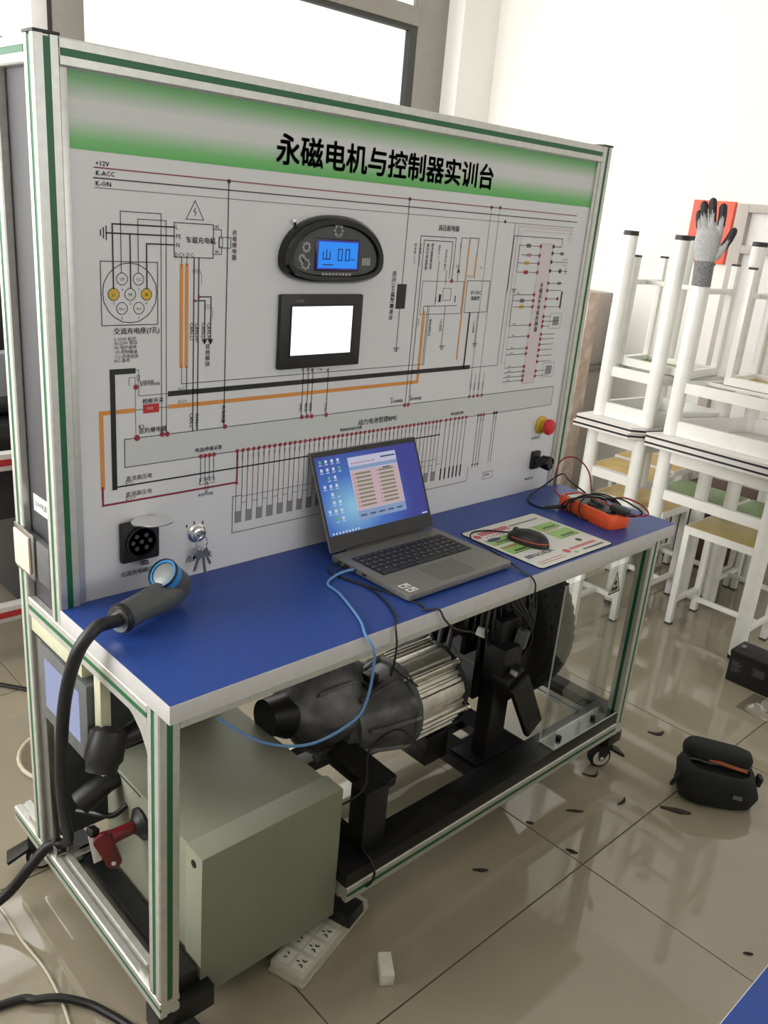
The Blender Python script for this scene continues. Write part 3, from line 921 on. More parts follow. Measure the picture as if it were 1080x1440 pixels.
# ------------------------------------------------------------------ the room
def struct(o):
    o['kind'] = 'structure'
    return o
X0, X1, Y0, Y1, ZC = -2.9, 3.95, -7.0, 2.9, 3.1
fl = MB().bb(X0 - .2, X1 + .2, Y0 - .2, Y1 + .3, -.06, -.003).build('floor', 'floor_joint', smooth=0)
struct(fl)
tile0 = None
for i in range(-5, 5):
    for j in range(-8, 5):
        cx, cy = 1.1 + .8 * i - .4, -.195 + .8 * j - .4 + .0
        if cx < X0 - .4 or cx > X1 + .4 or cy > Y1 + .4:
            continue
        if tile0 is None:
            tile0 = MB().bb(cx - .3985, cx + .3985, cy - .3985, cy + .3985, -.0029, 0).build('tile', 'floor_tile', fl, bev=.0008, seg=1)
        else:
            t = tile0.copy()
            COL.objects.link(t)
            t.parent = fl
            t.location = Vector((cx, cy, -.0029)) - W[fl]
struct(MB().bb(X0 - .2, X1 + .2, Y0 - .2, Y1 + .3, ZC, ZC + .1).build('ceiling', 'ceiling_paint', smooth=0))
struct(MB().bb(X1, X1 + .2, Y0 - .2, Y1 + .3, 0, ZC).build('wall_right', 'wall_paint', smooth=0))
wf = MB().bb(X0 - .2, X1 + .2, Y0 - .2, Y0, 0, 1.5).bb(X0 - .2, X1 + .2, Y0 - .2, Y0, 2.9, ZC).bb(X0 - .2, -1.3, Y0 - .2, Y0, 1.5, 2.9).bb(3.7, X1 + .2, Y0 - .2, Y0, 1.5, 2.9)
struct(wf.build('wall_front', 'wall_paint', smooth=0))
wl = MB().bb(X0 - .2, X0, Y0, Y1 + .3, 0, .9).bb(X0 - .2, X0, Y0, Y1 + .3, 2.75, ZC).bb(X0 - .2, X0, Y0, .8, .9, 2.75).bb(X0 - .2, X0, 2.7, Y1 + .3, .9, 2.75)
struct(wl.build('wall_left', 'wall_paint', smooth=0))
wb = MB().bb(X0, X1, Y1, Y1 + .25, 0, .9).bb(X0, -1.4, Y1, Y1 + .25, .9, ZC).bb(3.632, X1, Y1, Y1 + .25, .9, ZC).bb(-1.4, 3.632, Y1, Y1 + .25, 2.98, ZC)
struct(wb.build('wall_back', 'wall_paint', smooth=0))

def window(n, pts, axis):
    root = struct(empty('window_%d' % n, (0, 0, 0)))
    return root
w1 = struct(empty('window_1', (1.1, 3.05, .9)))
for a, b in (((-1.4, .9), (3.632, .98)), ((-1.4, 2.9), (3.632, 2.98)), ((-1.4, .9), (-1.3, 2.98)), ((3.387, .9), (3.632, 2.98)), ((1.185, .9), (1.33, 2.98))):
    MB().bb(a[0], b[0], 3.03, 3.09, a[1], b[1]).build('window_frame', 'window_frame_grey', w1, bev=.004)
MB().bb(1.33, 3.387, 3.02, 3.08, 2.561, 2.66).build('transom', 'window_frame_grey', w1, bev=.004)
MB().bb(-1.3, 1.09, 3.02, 3.08, 2.561, 2.66).build('transom', 'window_frame_grey', w1, bev=.004)
MB().bb(1.09, 1.16, 3.02, 3.08, .98, 2.9).build('sash_stile', 'board_white', w1, bev=.004)
MB().bb(1.16, 1.185, 3.035, 3.08, .98, 2.9).build('gasket', 'gasket_dark', w1)
MB().bb(3.33, 3.387, 3.035, 3.075, .98, 2.561).build('gasket', 'gasket_dark', w1)
MB().bb(1.33, 3.33, 3.035, 3.075, 2.535, 2.561).build('gasket', 'gasket_dark', w1)
for x0, x1, z0, z1 in ((-1.3, 1.09, .98, 2.561), (-1.3, 1.09, 2.66, 2.9), (1.33, 3.33, .98, 2.535), (1.33, 3.387, 2.66, 2.9)):
    MB().bb(x0, x1, 3.05, 3.056, z0, z1).build('pane', 'window_glass', w1, smooth=0)
w2 = struct(empty('window_2', (X0 - .1, .9, .9)))
for a, b in (((.8, .9), (2.7, .98)), ((.8, 2.67), (2.7, 2.75)), ((.8, .9), (.88, 2.75)), ((2.62, .9), (2.7, 2.75)), ((1.71, .9), (1.79, 2.75))):
    MB().bb(X0 - .14, X0 - .08, a[0], b[0], a[1], b[1]).build('window_frame', 'window_frame_grey', w2, bev=.004)
for y0, y1 in ((.88, 1.71), (1.79, 2.62)):
    MB().bb(X0 - .115, X0 - .109, y0, y1, .98, 2.67).build('pane', 'window_glass', w2, smooth=0)

# ------------------------------------------------------------------ the training bench
L, S = 1.555, .04
ZR, ZM, ZB, ZT, ZTOP = .154, .765, .765, .80, 1.75
bench = tag(empty('training_bench', (.78, .28, 0)), 'aluminium and green training bench with upright circuit diagram panel and blue worktop', 'workbench')

def profile(name, a, b, sides, parent=bench):
    d = [b[i] - a[i] for i in range(3)]
    ax = max(range(3), key=lambda i: d[i])
    u, w = [i for i in range(3) if i != ax]
    cu_, cw = (a[u] + b[u]) / 2, (a[w] + b[w]) / 2
    h, g, dp, c = S / 2, .0055, .004, .0025
    q = [(-h + c, -h), (-g, -h), (-g, -h + dp), (g, -h + dp), (g, -h), (h - c, -h)]
    sec = []
    for k in range(4):
        for p in q:
            x, y = p
            for _ in range(k):
                x, y = -y, x
            sec.append((x, y))
    def P(s, t):
        r = [0, 0, 0]
        r[ax], r[u], r[w] = t, cu_ + s[0], cw + s[1]
        return tuple(r)
    mb = MB().rings([[P(s, a[ax]) for s in sec], [P(s, b[ax]) for s in sec]])
    o = mb.build(name, 'aluminium', parent, smooth=0)
    for sd in sides:
        i = 'xyz'.index(sd[1])
        e = 1 if sd[0] == '+' else -1
        lo, hi = [0, 0, 0], [0, 0, 0]
        for k in range(3):
            if k == ax:
                lo[k], hi[k] = a[k] + .003, b[k] - .003
            elif k == i:
                f = b[k] if e > 0 else a[k]
                lo[k], hi[k] = sorted((f - e * .0039, f - e * .0008))
            else:
                m_ = (a[k] + b[k]) / 2
                lo[k], hi[k] = m_ - .0052, m_ + .0052
        MB().bb(lo[0], hi[0], lo[1], hi[1], lo[2], hi[2]).build('slot_strip', 'green_strip', o, smooth=0)
    return o
YP, YR = .36, .556
# four uprights, two table legs
profile('upright', (0, YP, ZM), (S, YP + S, ZTOP), ['-x', '-y'])
profile('upright', (L - S, YP, ZR), (L, YP + S, ZTOP), ['-y', '+x'])
profile('upright', (0, YR - S, ZR), (S, YR, ZTOP), ['-x', '+y'])
profile('upright', (L - S, YR - S, ZR), (L, YR, ZTOP), ['+x', '+y'])
profile('leg', (0, 0, ZR), (S, S, ZM), ['-x', '-y'])
profile('leg', (L - S, 0, ZR), (L, S, ZM), ['-y', '-x', '+x'])
# rails
profile('crossbar', (S, YP, ZTOP - S), (L - S, YP + S, ZTOP), ['-y'])
profile('crossbar', (S, YR - S, ZTOP - S), (L - S, YR, ZTOP), ['+y'])
profile('crossbar', (0, YP + S, ZTOP - S), (S, YR - S, ZTOP), ['-x'])
profile('crossbar', (L - S, YP + S, ZTOP - S), (L, YR - S, ZTOP), ['+x'])
profile('crossbar', (0, S, ZM - S), (S, YR - S, ZM), ['-x'])
profile('crossbar', (L - S, S, ZM - S), (L, YR - S, ZM), ['+x'])
profile('crossbar', (S, 0, ZM - S), (L - S, S, ZM), ['-y'])
profile('base_rail', (0, 0, ZR - S), (S, .68, ZR), ['-x'])
profile('base_rail', (L - S, 0, ZR - S), (L, .68, ZR), ['+x'])
profile('base_rail', (.45, 0, ZR - S), (L - S, S, ZR), ['-y'])
profile('base_rail', (S, .44, ZR - S), (L - S, .48, ZR), ['-y'])
for x in (0, L - S):
    for y in (YP, YR - S):
        MB().bb(x - .001, x + S + .001, y - .001, y + S + .001, ZTOP + .0005, ZTOP + .005).build('end_cap', 'black_cap', bench, bev=.001)
# curved gusset between leg and side rail
for x in (.006, L - .034):
    poly = [(S, ZM - S), (S + .085, ZM - S)] + [(S + .085 - .085 * math.sin(t * PI / 16), ZM - S - .085 + .085 * math.cos(t * PI / 16)) for t in range(1, 8)] + [(S, ZM - S - .085)]
    poly = [(S, ZM - S), (S + .085, ZM - S), (S + .055, ZM - S - .012), (S + .03, ZM - S - .03), (S + .012, ZM - S - .055), (S, ZM - S - .085)]
    MB().prism(poly, x, x + .028, 'x').build('gusset', 'aluminium', bench)
# angle brackets on the base rails
for x, y in ((.02, .07), (.02, .48), (.02, .59), (L - .02, .07), (L - .02, .59)):
    e = -1 if y in (.48,) else 1
    o = MB().bb(x - .014, x + .014, y - .018, y + .018, ZR, ZR + .004).bb(x - .014, x - .011, y - .018, y + .018, ZR + .004, ZR + .022).bb(x + .011, x + .014, y - .018, y + .018, ZR + .004, ZR + .022).build('angle_bracket', 'bright_aluminium', bench, smooth=0)
    MB().cyl((x, y, ZR + .004), (x, y, ZR + .010), .006, 12).build('bolt', 'chrome', o)
# worktop: blue laminate with a light edge band on three sides
top = MB().bb(.0, L + .003, -.034, YP + .009, ZB, ZT - .0006).build('worktop', 'edge_band', bench, bev=.002)
lab(top, 'grey edge banding of the worktop')
lam = MB().bb(.0016, L + .0014, -.0324, YP + .009, ZT - .0008, ZT).build('laminate', 'worktop_blue', top, smooth=0)
lab(lam, 'blue laminate surface of the worktop')
# display panel board
board = MB().bb(S + .0005, L - S - .0005, .3700, .3745, ZT, ZTOP - S).build('display_panel', 'panel_white', bench, smooth=0)
lab(board, 'white printed circuit diagram panel under a green header')
MB().bb(S + .001, L - S - .001, .3696, .37, 1.5955, ZTOP - S - .001).build('header_band', 'header_gradient', board, smooth=0)
# reveal angle strip at both sides of the panel
for x in (S, L - S - .012):
    MB().bb(x, x + .012, .3640, .3698, ZT, ZTOP - S).build('retaining_strip', 'aluminium', bench, bev=.001)
def mm(x, z, y=.3694):
    return (x / 1000, y, z / 1000)
inks = {}
def ink(c):
    return inks.setdefault(c, MB())
for c, x0, z0, x1, z1 in BLOCKS:
    ink(c).quad(mm(x0, z0, .3697), mm(x1, z0, .3697), mm(x1, z1, .3697), mm(x0, z1, .3697))
DEPTH = dict(k=.36930, o=.36945, m=.36935, g=.36955, p=.3696)
for c, w, pts in LINES:
    b = ink(c)
    y = DEPTH[c]
    for n_, ((xa, za), (xb, zb)) in enumerate(zip(pts, pts[1:])):
        y = DEPTH[c] - .00002 * (n_ % 3)
        d = math.hypot(xb - xa, zb - za)
        if d < .5:
            continue
        ux, uz = (xb - xa) / d * w / 2, (zb - za) / d * w / 2
        xa_, za_, xb_, zb_ = xa - ux, za - uz, xb + ux, zb + uz
        b.quad(mm(xa_ - uz, za_ + ux, y), mm(xb_ - uz, zb_ + ux, y), mm(xb_ + uz, zb_ - ux, y), mm(xa_ + uz, za_ - ux, y))
for c, r, x, z in DOTS:
    b = ink(c)
    y = .3690 if c != 'y' else .36935
    b.add([mm(x + r * math.cos(t * PI / 6), z + r * math.sin(t * PI / 6), y) for t in range(12)], [tuple(range(12))])
INKNAME = dict(k='black', g='grey', m='crimson', r='red', R='scarlet', o='orange', y='yellow', p='pink', d='ash', f='pale', q='rose', w='white')
for c, b in inks.items():
    lab(b.build('printed_lines', 'ink_' + c, board, smooth=0, kind='stuff'), INKNAME[c] + ' lines and marks printed on the diagram')
for c in 'kmpw':
    it = [(s / 1000, x / 1000, z / 1000, al, rot, bo, t) for cc, s, x, z, al, rot, bo, t in TEXTS if cc == c and s < 50]
    if it:
        text_mesh(it, 'printed_lettering', 'ink_' + c, board, lambda x, z: (x, .3688, z))
it = [(s / 1000, x / 1000, z / 1000, al, rot, bo, t) for cc, s, x, z, al, rot, bo, t in TEXTS if s >= 50]
lab(text_mesh(it, 'header_lettering', 'ink_k', board, lambda x, z: (x, .3688, z)), 'bold black title lettering on the green header')

# oval instrument cluster set into the panel
def arch(cx, cz, w, hu, hl, n=40, rc=.6):
    pts = []
    for i in range(n):
        a = 2 * PI * i / n
        c, s = math.cos(a), math.sin(a)
        if s >= 0:
            x = math.copysign(abs(c) ** .95, c) * w
            z = abs(s) ** 1.0 * hu
        else:
            x = math.copysign(abs(c) ** .55, c) * w * (1 - .10 * (-s) ** 2)
            z = -abs(s) ** .72 * hl
        pts.append((cx + x, cz + z))
    return pts
gx, gz = .603, 1.438
gauge = MB()
gauge.rings([[(x, .370, z) for x, z in arch(gx, gz, .134, .088, .046)], [(x, .352, z) for x, z in arch(gx, gz, .134, .088, .046)],
             [(x, .342, z) for x, z in arch(gx, gz, .126, .081, .040)], [(x, .343, z) for x, z in arch(gx, gz, .115, .071, .032)], [(x, .350, z) for x, z in arch(gx, gz, .112, .068, .030)]])
gauge = lab(gauge.build('instrument_cluster', 'black_gloss', bench, smooth=50), 'black oval instrument cluster with small blue display')
MB().rings([[(x, .3499, z) for x, z in arch(gx, gz, .111, .067, .029)], [(x, .3485, z) for x, z in arch(gx, gz, .111, .067, .029)]]).build('dial_face', 'mid_grey', gauge, smooth=0)
MB().bb(.545, .662, .3465, .3484, 1.417, 1.481).build('display_surround', 'black_gloss', gauge, bev=.001)
MB().bb(.5485, .6585, .3458, .3464, 1.4205, 1.4775).build('display_rim', 'screen_rim', gauge, smooth=0)
MB().bb(.5515, .6555, .3450, .3457, 1.4235, 1.4745).build('display', 'screen_cyan', gauge, smooth=0)
seg = MB()
for x in (.602, .622):
    for a, b, c, d in ((0, .012, 0, .002), (0, .012, .022, .024), (0, .002, 0, .024), (.010, .012, 0, .024)):
        seg.bb(x + a, x + b, .3444, .3449, 1.438 + c, 1.438 + d)
seg.bb(.562, .582, .3444, .3449, 1.440, 1.442).bb(.562, .564, .3444, .3449, 1.440, 1.456).bb(.580, .582, .3444, .3449, 1.440, 1.456).bb(.571, .573, .3444, .3449, 1.440, 1.460)
seg.bb(.562, .590, .3444, .3449, 1.429, 1.431).bb(.638, .648, .3444, .3449, 1.440, 1.442)
seg.build('display_digit', 'ink_k', gauge, smooth=0, kind='stuff')
ic = MB()
for cx, cz, r in ((.603, 1.497, .010), (.522, 1.462, .008), (.522, 1.430, .009), (.512, 1.441, .006)):
    for k in range(8):
        a = k * PI / 4
        ic.bb(cx + r * math.cos(a) - .0025, cx + r * math.cos(a) + .0025, .3479, .3485, cz + r * math.sin(a) - .0025, cz + r * math.sin(a) + .0025)
ic.bb(.598, .608, .3479, .3485, 1.484, 1.487)
for k in range(4):
    ic.bb(.672 + k * .006, .677 + k * .006, .3479, .3485, 1.430, 1.445)
for k in range(9):
    ic.bb(.565 + k * .009, .571 + k * .009, .3479, .3485, 1.4085, 1.4135)
ic.build('icon', 'steel_grey', gauge, smooth=0, kind='stuff')
MB().cyl((.506, .37, 1.502), (.500, .362, 1.510), .004, 10).build('screw', 'chrome', bench)

# touch screen set into the panel
hm = MB().bb(.474, .694, .358, .370, 1.217, 1.369).build('touch_screen', 'black_plastic', bench, bev=.004)
lab(hm, 'square black panel touch screen glowing plain white')
MB().bb(.502, .664, .3574, .358, 1.246, 1.345).build('display', 'screen_white', hm, smooth=0)
MB().bb(.498, .501, .3566, .358, 1.242, 1.349).bb(.665, .668, .3566, .358, 1.242, 1.349).bb(.501, .665, .3566, .358, 1.346, 1.349).bb(.501, .665, .3566, .358, 1.242, 1.245).build('bezel', 'black_gloss', hm, smooth=0)
for k in range(3):
    MB().bb(.512 + k * .0065, .517 + k * .0065, .3576, .358, 1.353, 1.359).build('printed_logo', 'grey_plastic', hm, smooth=0)

# charging socket with hinged metal lid
sk = MB().bb(.122, .202, .356, .370, .864, .946).build('charging_socket', 'sock_dark', bench, bev=.006)
lab(sk, 'square black charging socket under an open metal flap')
MB().lathe((.162, .356, .905), (0, -1, 0), [(0, .033), (.006, .033), (.006, .029), (-.0, .028)], 28).build('socket_ring', 'black_plastic', sk)
for dx, dz in ((-.010, .012), (.010, .012), (-.018, 0), (0, 0), (.018, 0), (-.010, -.013), (.010, -.013)):
    MB().cyl((.162 + dx, .356, .905 + dz), (.162 + dx, .3535, .905 + dz), .0045, 10).build('socket_pin', 'mid_grey', sk)
lid = MB()
rs = []
for k in range(2):
    rs.append([(.168 + .040 * math.cos(t * PI / 12), .322 + .040 * math.sin(t * PI / 12) , .950 + .010 * (1 - math.sin(t * PI / 12)) * .5 + k * .003) for t in range(24)])
lid.rings(rs)
lid.bb(.15, .18, .352, .370, .945, .952)
lid.build('socket_lid', 'chrome', sk, bev=.0006, seg=1)
MB().bb(.160, .176, .352, .360, .856, .863).build('latch', 'steel_grey', sk, bev=.001)

# ignition key switch with a bunch of keys
ks = MB().lathe((.291, .370, .893), (0, -1, 0), [(0, .020), (.004, .020), (.006, .016), (.014, .015), (.016, .012), (.016, .006), (.013, .005)], 28).build('key_switch', 'chrome', bench)
lab(ks, 'chrome ignition lock with hanging keys')
MB().bb(.286, .296, .345, .357, .8915, .8945).build('key_bow', 'steel_grey', ks, bev=.001)
MB().tube([(.291 + .013 * math.cos(t * PI / 8), .347 + .002 * math.sin(t), .877 + .015 * math.sin(t * PI / 8)) for t in range(17)], .0011, 6).build('key_ring', 'chrome', ks)
for dx, tilt, ln in ((-.010, -.32, .045), (.006, .12, .052), (.014, .42, .040)):
    c, s = math.cos(tilt), math.sin(tilt)
    def kp(a, b):
        return (.291 + dx * .4 + s * -b * -1 * -1 + c * a, .864 + c * b + s * a)
    pl = [kp(a, b) for a, b in ((-.008, 0), (.008, 0), (.008, -.016), (.003, -.018), (.003, -ln), (-.001, -ln - .003), (-.003, -ln), (-.003, -.018), (-.008, -.016))]
    MB().prism(pl, .346 + dx * .2, .348 + dx * .2, 'y').build('key', 'steel_grey', ks, bev=.0003, seg=1)
MB().bb(.285, .288, .3693, .37, .912, .918).bb(.305, .308, .3693, .37, .909, .915).bb(.268, .271, .3693, .37, .908, .914).build('position_mark', 'ink_k', ks, smooth=0)

# emergency stop button
es = MB().lathe((1.428, .370, .998), (0, -1, 0), [(0, .026), (.006, .026), (.010, .021), (.012, .015), (.022, .014)], 28).build('emergency_stop', 'yellow_ring', bench)
lab(es, 'red mushroom emergency stop button on yellow collar')
MB().lathe((1.428, .348, .998), (0, -1, 0), [(0, .014), (.002, .022), (.012, .0235), (.018, .019), (.020, .012), (.0202, .003)], 28).build('button', 'red_button', es)
# round black plug-in lamp socket
ls = MB().bb(1.402, 1.436, .358, .370, .868, .922).build('panel_connector', 'black_plastic', bench, bev=.004)
lab(ls, 'black round signal connector sticking out of the panel')
MB().lathe((1.420, .358, .895), (.12, -1, 0), [(0, .013), (.012, .013), (.016, .019), (.042, .021), (.046, .019), (.047, .016), (.044, .013)], 24).build('connector_barrel', 'black_gloss', ls)

# side of the panel box: recessed dark sheet, label, switch box
MB().bb(.016, .020, YP + S, YR - S, ZM, ZTOP - S).build('side_panel', 'dark_sheet', bench, smooth=0)
MB().bb(L - .020, L - .016, YP + S, YR - S, ZM, ZTOP - S).build('side_panel', 'dark_sheet', bench, smooth=0)
MB().bb(S, L - S, YR - .022, YR - .018, ZM + .02, ZTOP - S).build('back_panel', 'dark_sheet', bench, smooth=0)
lb = lab(MB().bb(.0154, .016, .424, .498, .952, .986).build('name_label', 'sticker_white', bench, smooth=0), 'small white printed tape label')
text_mesh([(.0165, -.494, .964, 'L', 0, 1, '220V电源')], 'printed_lettering', 'ink_k', lb, lambda x, z: (.0152, -x, z))
sb = MB().bb(.0005, .0155, .404, .515, .822, .905).build('switch_box', 'grey_plastic', bench, bev=.003)
sp = MB().bb(-.0045, -.0003, .462, .554, .820, .914).build('switch_plate', 'steel_grey', sb, bev=.004)
MB().bb(-.0095, -.0046, .474, .546, .830, .906).build('rocker', 'beige_plastic', sb, bev=.003)

# side touch screen, ducts and plugs below the worktop
hs = MB().bb(.002, .040, .268, .478, .512, .682).build('control_screen', 'grey_plastic', bench, bev=.003)
lab(hs, 'grey framed touch screen with pale blue display on the bench end')
MB().bb(.0012, .002, .300, .455, .545, .655).build('display', 'screen_lilac', hs, smooth=0)
MB().bb(.004, .030, .288, .516, .690, .724).build('cable_duct', 'cream_plastic', bench, bev=.002)
MB().bb(.014, .034, .236, .262, .50, .724).build('cable_duct', 'cream_plastic', bench, bev=.002)
MB().bb(.008, .022, .478, .512, .16, .68).build('duct_cover', 'steel_grey', bench, bev=.002)
MB().bb(.04, .435, .496, .500, .17, .725).build('back_plate', 'mid_grey', bench, smooth=0)
pg = MB()
pg.lathe((.035, .245, .600), (-.35, -.3, -.75), [(0, .020), (.01, .034), (.06, .036), (.07, .030), (.085, .028), (.088, .010)], 18)
pg.lathe((.06, .25, .56), (1, 0, .2), [(0, .02), (.06, .026), (.09, .02)], 14)
pg.build('plug_socket', 'black_plastic', bench)

# black steel base frame
def beam(x0, x1, y0, y1, z0, z1):
    return MB().bb(x0, x1, y0, y1, z0, z1).build('steel_beam', 'black_steel', bench, bev=.003)
ZF = .190      # top of the steel frame
beam(.447, L, .002, .085, .1545, ZF)
beam(.447, L - .002, .36, .42, .1545, ZF)
beam(L - .05, L - .002, .086, .359, .1545, ZF)
beam(.055, .095, .03, .66, .09, .15)
beam(.50, .56, .086, .359, .156, ZF)
beam(.0, .12, .005, .055, .06, .112)
beam(L - .06, L + .012, .002, .06, .075, .1135)
# mounting plate with two openings
pp = MB()
for x0, x1, y0, y1 in ((.950, 1.03, .086, .36), (1.10, 1.17, .086, .36), (1.03, 1.10, .086, .090), (1.03, 1.10, .15, .195), (1.03, 1.10, .255, .36)):
    pp.bb(x0, x1, y0, y1, .160, .189)
pp.build('mounting_plate', 'black_steel', bench, smooth=0)

def caster(x, y, rot):
    r = .034
    c, s = math.cos(rot), math.sin(rot)
    def T(p):
        return (x + c * p[0] - s * p[1], y + s * p[0] + c * p[1], p[2])
    mb = MB()
    mb.add([T(p) for p in [(-.022, -.022, .072), (.022, -.022, .072), (.022, .022, .072), (-.022, .022, .072), (-.022, -.022, .078), (.022, -.022, .078), (.022, .022, .078), (-.022, .022, .078)]], [(0, 3, 2, 1), (4, 5, 6, 7), (0, 1, 5, 4), (1, 2, 6, 5), (2, 3, 7, 6), (3, 0, 4, 7)])
    for e in (-1, 1):
        q = [(-.018, .072), (.018, .072), (.017, .045), (.013, .028), (.0, .028), (-.012, .05)]
        mb.rings([[T((a, e * .017, b)) for a, b in q], [T((a, e * .021, b)) for a, b in q]])
    mb.cyl(T((0, 0, .077)), T((0, 0, .114)), .008, 12)
    o = mb.build('caster', 'black_steel', bench)
    wc = T((.006, 0, r))
    ax = (-s, c, 0)
    def at(d):
        return (wc[0] + ax[0] * d, wc[1] + ax[1] * d, wc[2])
    MB().lathe(at(-.0145), ax, [(0, .020), (0, .031), (.004, r), (.025, r), (.029, .031), (.029, .020)], 28).build('wheel', 'rubber', o)
    MB().lathe(at(-.0160), ax, [(0, .017), (0, .0255), (.0015, .0265), (.0305, .0265), (.032, .0255), (.032, .017)], 24).build('hub', 'strip_white', o)
    MB().lathe(at(-.0225), ax, [(0, .004), (.002, .008), (.043, .008), (.045, .004)], 14).build('axle', 'chrome', o)
    pd = MB()
    pd.rings([[T(p) for p in ((-.02, -.018, .060), (-.02, .018, .060), (-.066, .022, .034), (-.066, -.022, .034))], [T(p) for p in ((-.02, -.018, .070), (-.02, .018, .070), (-.070, .022, .042), (-.070, -.022, .042))]])
    pd.build('brake_pedal', 'black_plastic', o, bev=.002)
    return o
caster(L - .050, .024, math.radians(150))
caster(.045, .03, math.radians(110))
caster(.030, .630, math.radians(-20))
caster(L - .050, .630, math.radians(200))
# ------------------------------------------------------------------ control box hung in the bench
cb = tag(empty('control_box', (.27, .23, .065)), 'grey green sheet metal control box under the worktop near the bench end', 'control box')
MB().bb(.108, .438, .088, .42, .067, .398).build('body', 'cabinet_paint', cb, bev=.002)
cov = MB().bb(.103, .443, .030, .0875, .065, .402).build('cover', 'cabinet_paint', cb, bev=.002)
MB().cyl((.1035, .058, .375), (.1015, .058, .375), .008, 16).build('lock_hole', 'hole_black', cov)
MB().bb(.1068, .1082, .27, .36, .388, .3915).build('seam', 'mid_grey', cb, smooth=0)
iso = MB().lathe((.108, .265, .327), (-1, 0, 0), [(0, .034), (.006, .034), (.010, .028), (.016, .018), (.02, .016)], 28).build('isolator_base', 'black_plastic', cb)
ih = MB()
ih.tube([(.09, .265, .327), (.06, .268, .324), (.035, .272, .320)], [.013, .014, .015], 14)
pl = []
for k in range(9):
    a = PI * k / 8
    pl.append((.272 + .020 * math.cos(a), .322 + .020 * math.sin(a)))
for k in range(9):
    a = PI + PI * k / 8
    pl.append((.286 + .016 * math.cos(a), .272 + .016 * math.sin(a)))
ca, sa = math.cos(.43), math.sin(.43)
def turn(a, b_, d):      # a along the paddle's width, b_ height, d through its thickness
    return (.026 + sa * d + ca * (a - .272), .268 + ca * d - sa * (a - .272), b_)
pl = [(a + (.0 if z > .30 else .004), z) for a, z in pl]
ih.rings([[turn(a, z, -.007) for a, z in pl], [turn(a, z, .007) for a, z in pl]])
ih.build('isolator_handle', 'red_handle', cb, bev=.003)
MB().tube([turn(.290, .270, -.0085), turn(.290, .270, -.0065)], .0045, 12).build('padlock_hole', 'sticker_white', cb)
MB().rings([[turn(a, z, .009) for a, z in ((.243, .330), (.262, .332), (.268, .268), (.252, .262))], [turn(a, z, .016) for a, z in ((.243, .330), (.262, .332), (.268, .268), (.252, .262))]]).build('key_tag', 'sticker_white', cb, bev=.001)
MB().obox(turn(.252, .340, .012), (.018, .02, .016), (0, .3, .2)).build('key_head', 'black_plastic', cb, bev=.002)
gl = MB()
gl.tube([(.108, .372, .375), (.085, .374, .37), (.05, .378, .352), (.03, .382, .338)], [.019, .022, .026, .026], 14)
gl.build('cable_gland', 'black_plastic', cb)
MB().tube(smooth_path([(.108, .33, .33), (.08, .34, .31), (.06, .38, .30), (.04, .42, .29)], 5), .006, 8).build('cable', 'cable_black', cb)

# ------------------------------------------------------------------ electric drive unit: motor, gearbox, axle and wheel
du = tag(empty('drive_unit', (.85, .25, .19)), 'silver finned electric motor with grey cast gearbox, axle and tyre', 'motor')
my, mz = .232, .388
MX = -.088    # the motor sits this far along the axis
def finfn(a, d):
    k = (a / (2 * PI) * 36) % 1.0
    flat = any(abs((a - f + PI) % (2 * PI) - PI) < .14 for f in (.35, 1.25, 2.2, 3.3, 4.4, 5.4))
    if flat:
        return 1.035
    return 1.0 if k < .5 else .955
n = 180
b = MB()
b.lathe((.862 + MX, my, mz), (1, 0, 0), [(0, .110), (.150, .110)], n, finfn)
b.build('motor_barrel', 'motor_aluminium', du, smooth=0)
for a in (.35, 1.25, 2.2, 3.3, 4.4, 5.4):
    cy, cz = my - math.cos(a) * .114, mz + math.sin(a) * .114
    cy = my + math.cos(a) * .114
    o = MB().cyl((.856 + MX, cy, cz), (1.02 + MX, cy, cz), .0075, 12).build('tie_rod', 'motor_aluminium', du)
    MB().lathe((1.02 + MX, cy, cz), (1, 0, 0), [(0, .010), (.008, .010), (.010, .006)], 8).build('nut', 'chrome', o)
MB().lathe((1.012 + MX, my, mz), (1, 0, 0), [(0, .112), (.012, .114), (.018, .10), (.030, .085), (.034, .04), (.05, .036), (.052, .02)], 36).build('motor_cap', 'black_plastic', du)
MB().lathe((.838 + MX, my, mz), (1, 0, 0), [(0, .106), (.004, .116), (.020, .117), (.024, .112)], 44).build('motor_flange', 'grey_plastic', du)
# bell housing with bolt lugs
def bell(a, d):
    return 1 + .14 * max(0, math.cos(3 * (a - .5))) ** 3 * (d > .03)
bh = MB().lathe((.70 + MX, my, mz), (1, 0, 0), [(0, .072), (.03, .080), (.06, .090), (.10, .102), (.13, .108), (.138, .108)], 48, bell).build('bell_housing', 'cast_aluminium', du, smooth=50)
for k in range(7):
    a = k * 2 * PI / 7 + .3
    ry, rz = math.cos(a), math.sin(a)
    MB().rings([[(.715 + MX, my + ry * .070 - rz * .004, mz + rz * .070 + ry * .004), (.715 + MX, my + ry * .070 + rz * .004, mz + rz * .070 - ry * .004), (.715 + MX, my + ry * .088 + rz * .004, mz + rz * .088 - ry * .004), (.715 + MX, my + ry * .088 - rz * .004, mz + rz * .088 + ry * .004)],
                [(.837 + MX, my + ry * .095 - rz * .005, mz + rz * .095 + ry * .005), (.837 + MX, my + ry * .095 + rz * .005, mz + rz * .095 - ry * .005), (.837 + MX, my + ry * .118 + rz * .005, mz + rz * .118 - ry * .005), (.837 + MX, my + ry * .118 - rz * .005, mz + rz * .118 + ry * .005)]]).build('housing_rib', 'cast_aluminium', bh)
    MB().cyl((.832 + MX, my + ry * .112, mz + rz * .112), (.850 + MX, my + ry * .112, mz + rz * .112), .008, 8).build('housing_bolt', 'steel_grey', bh)
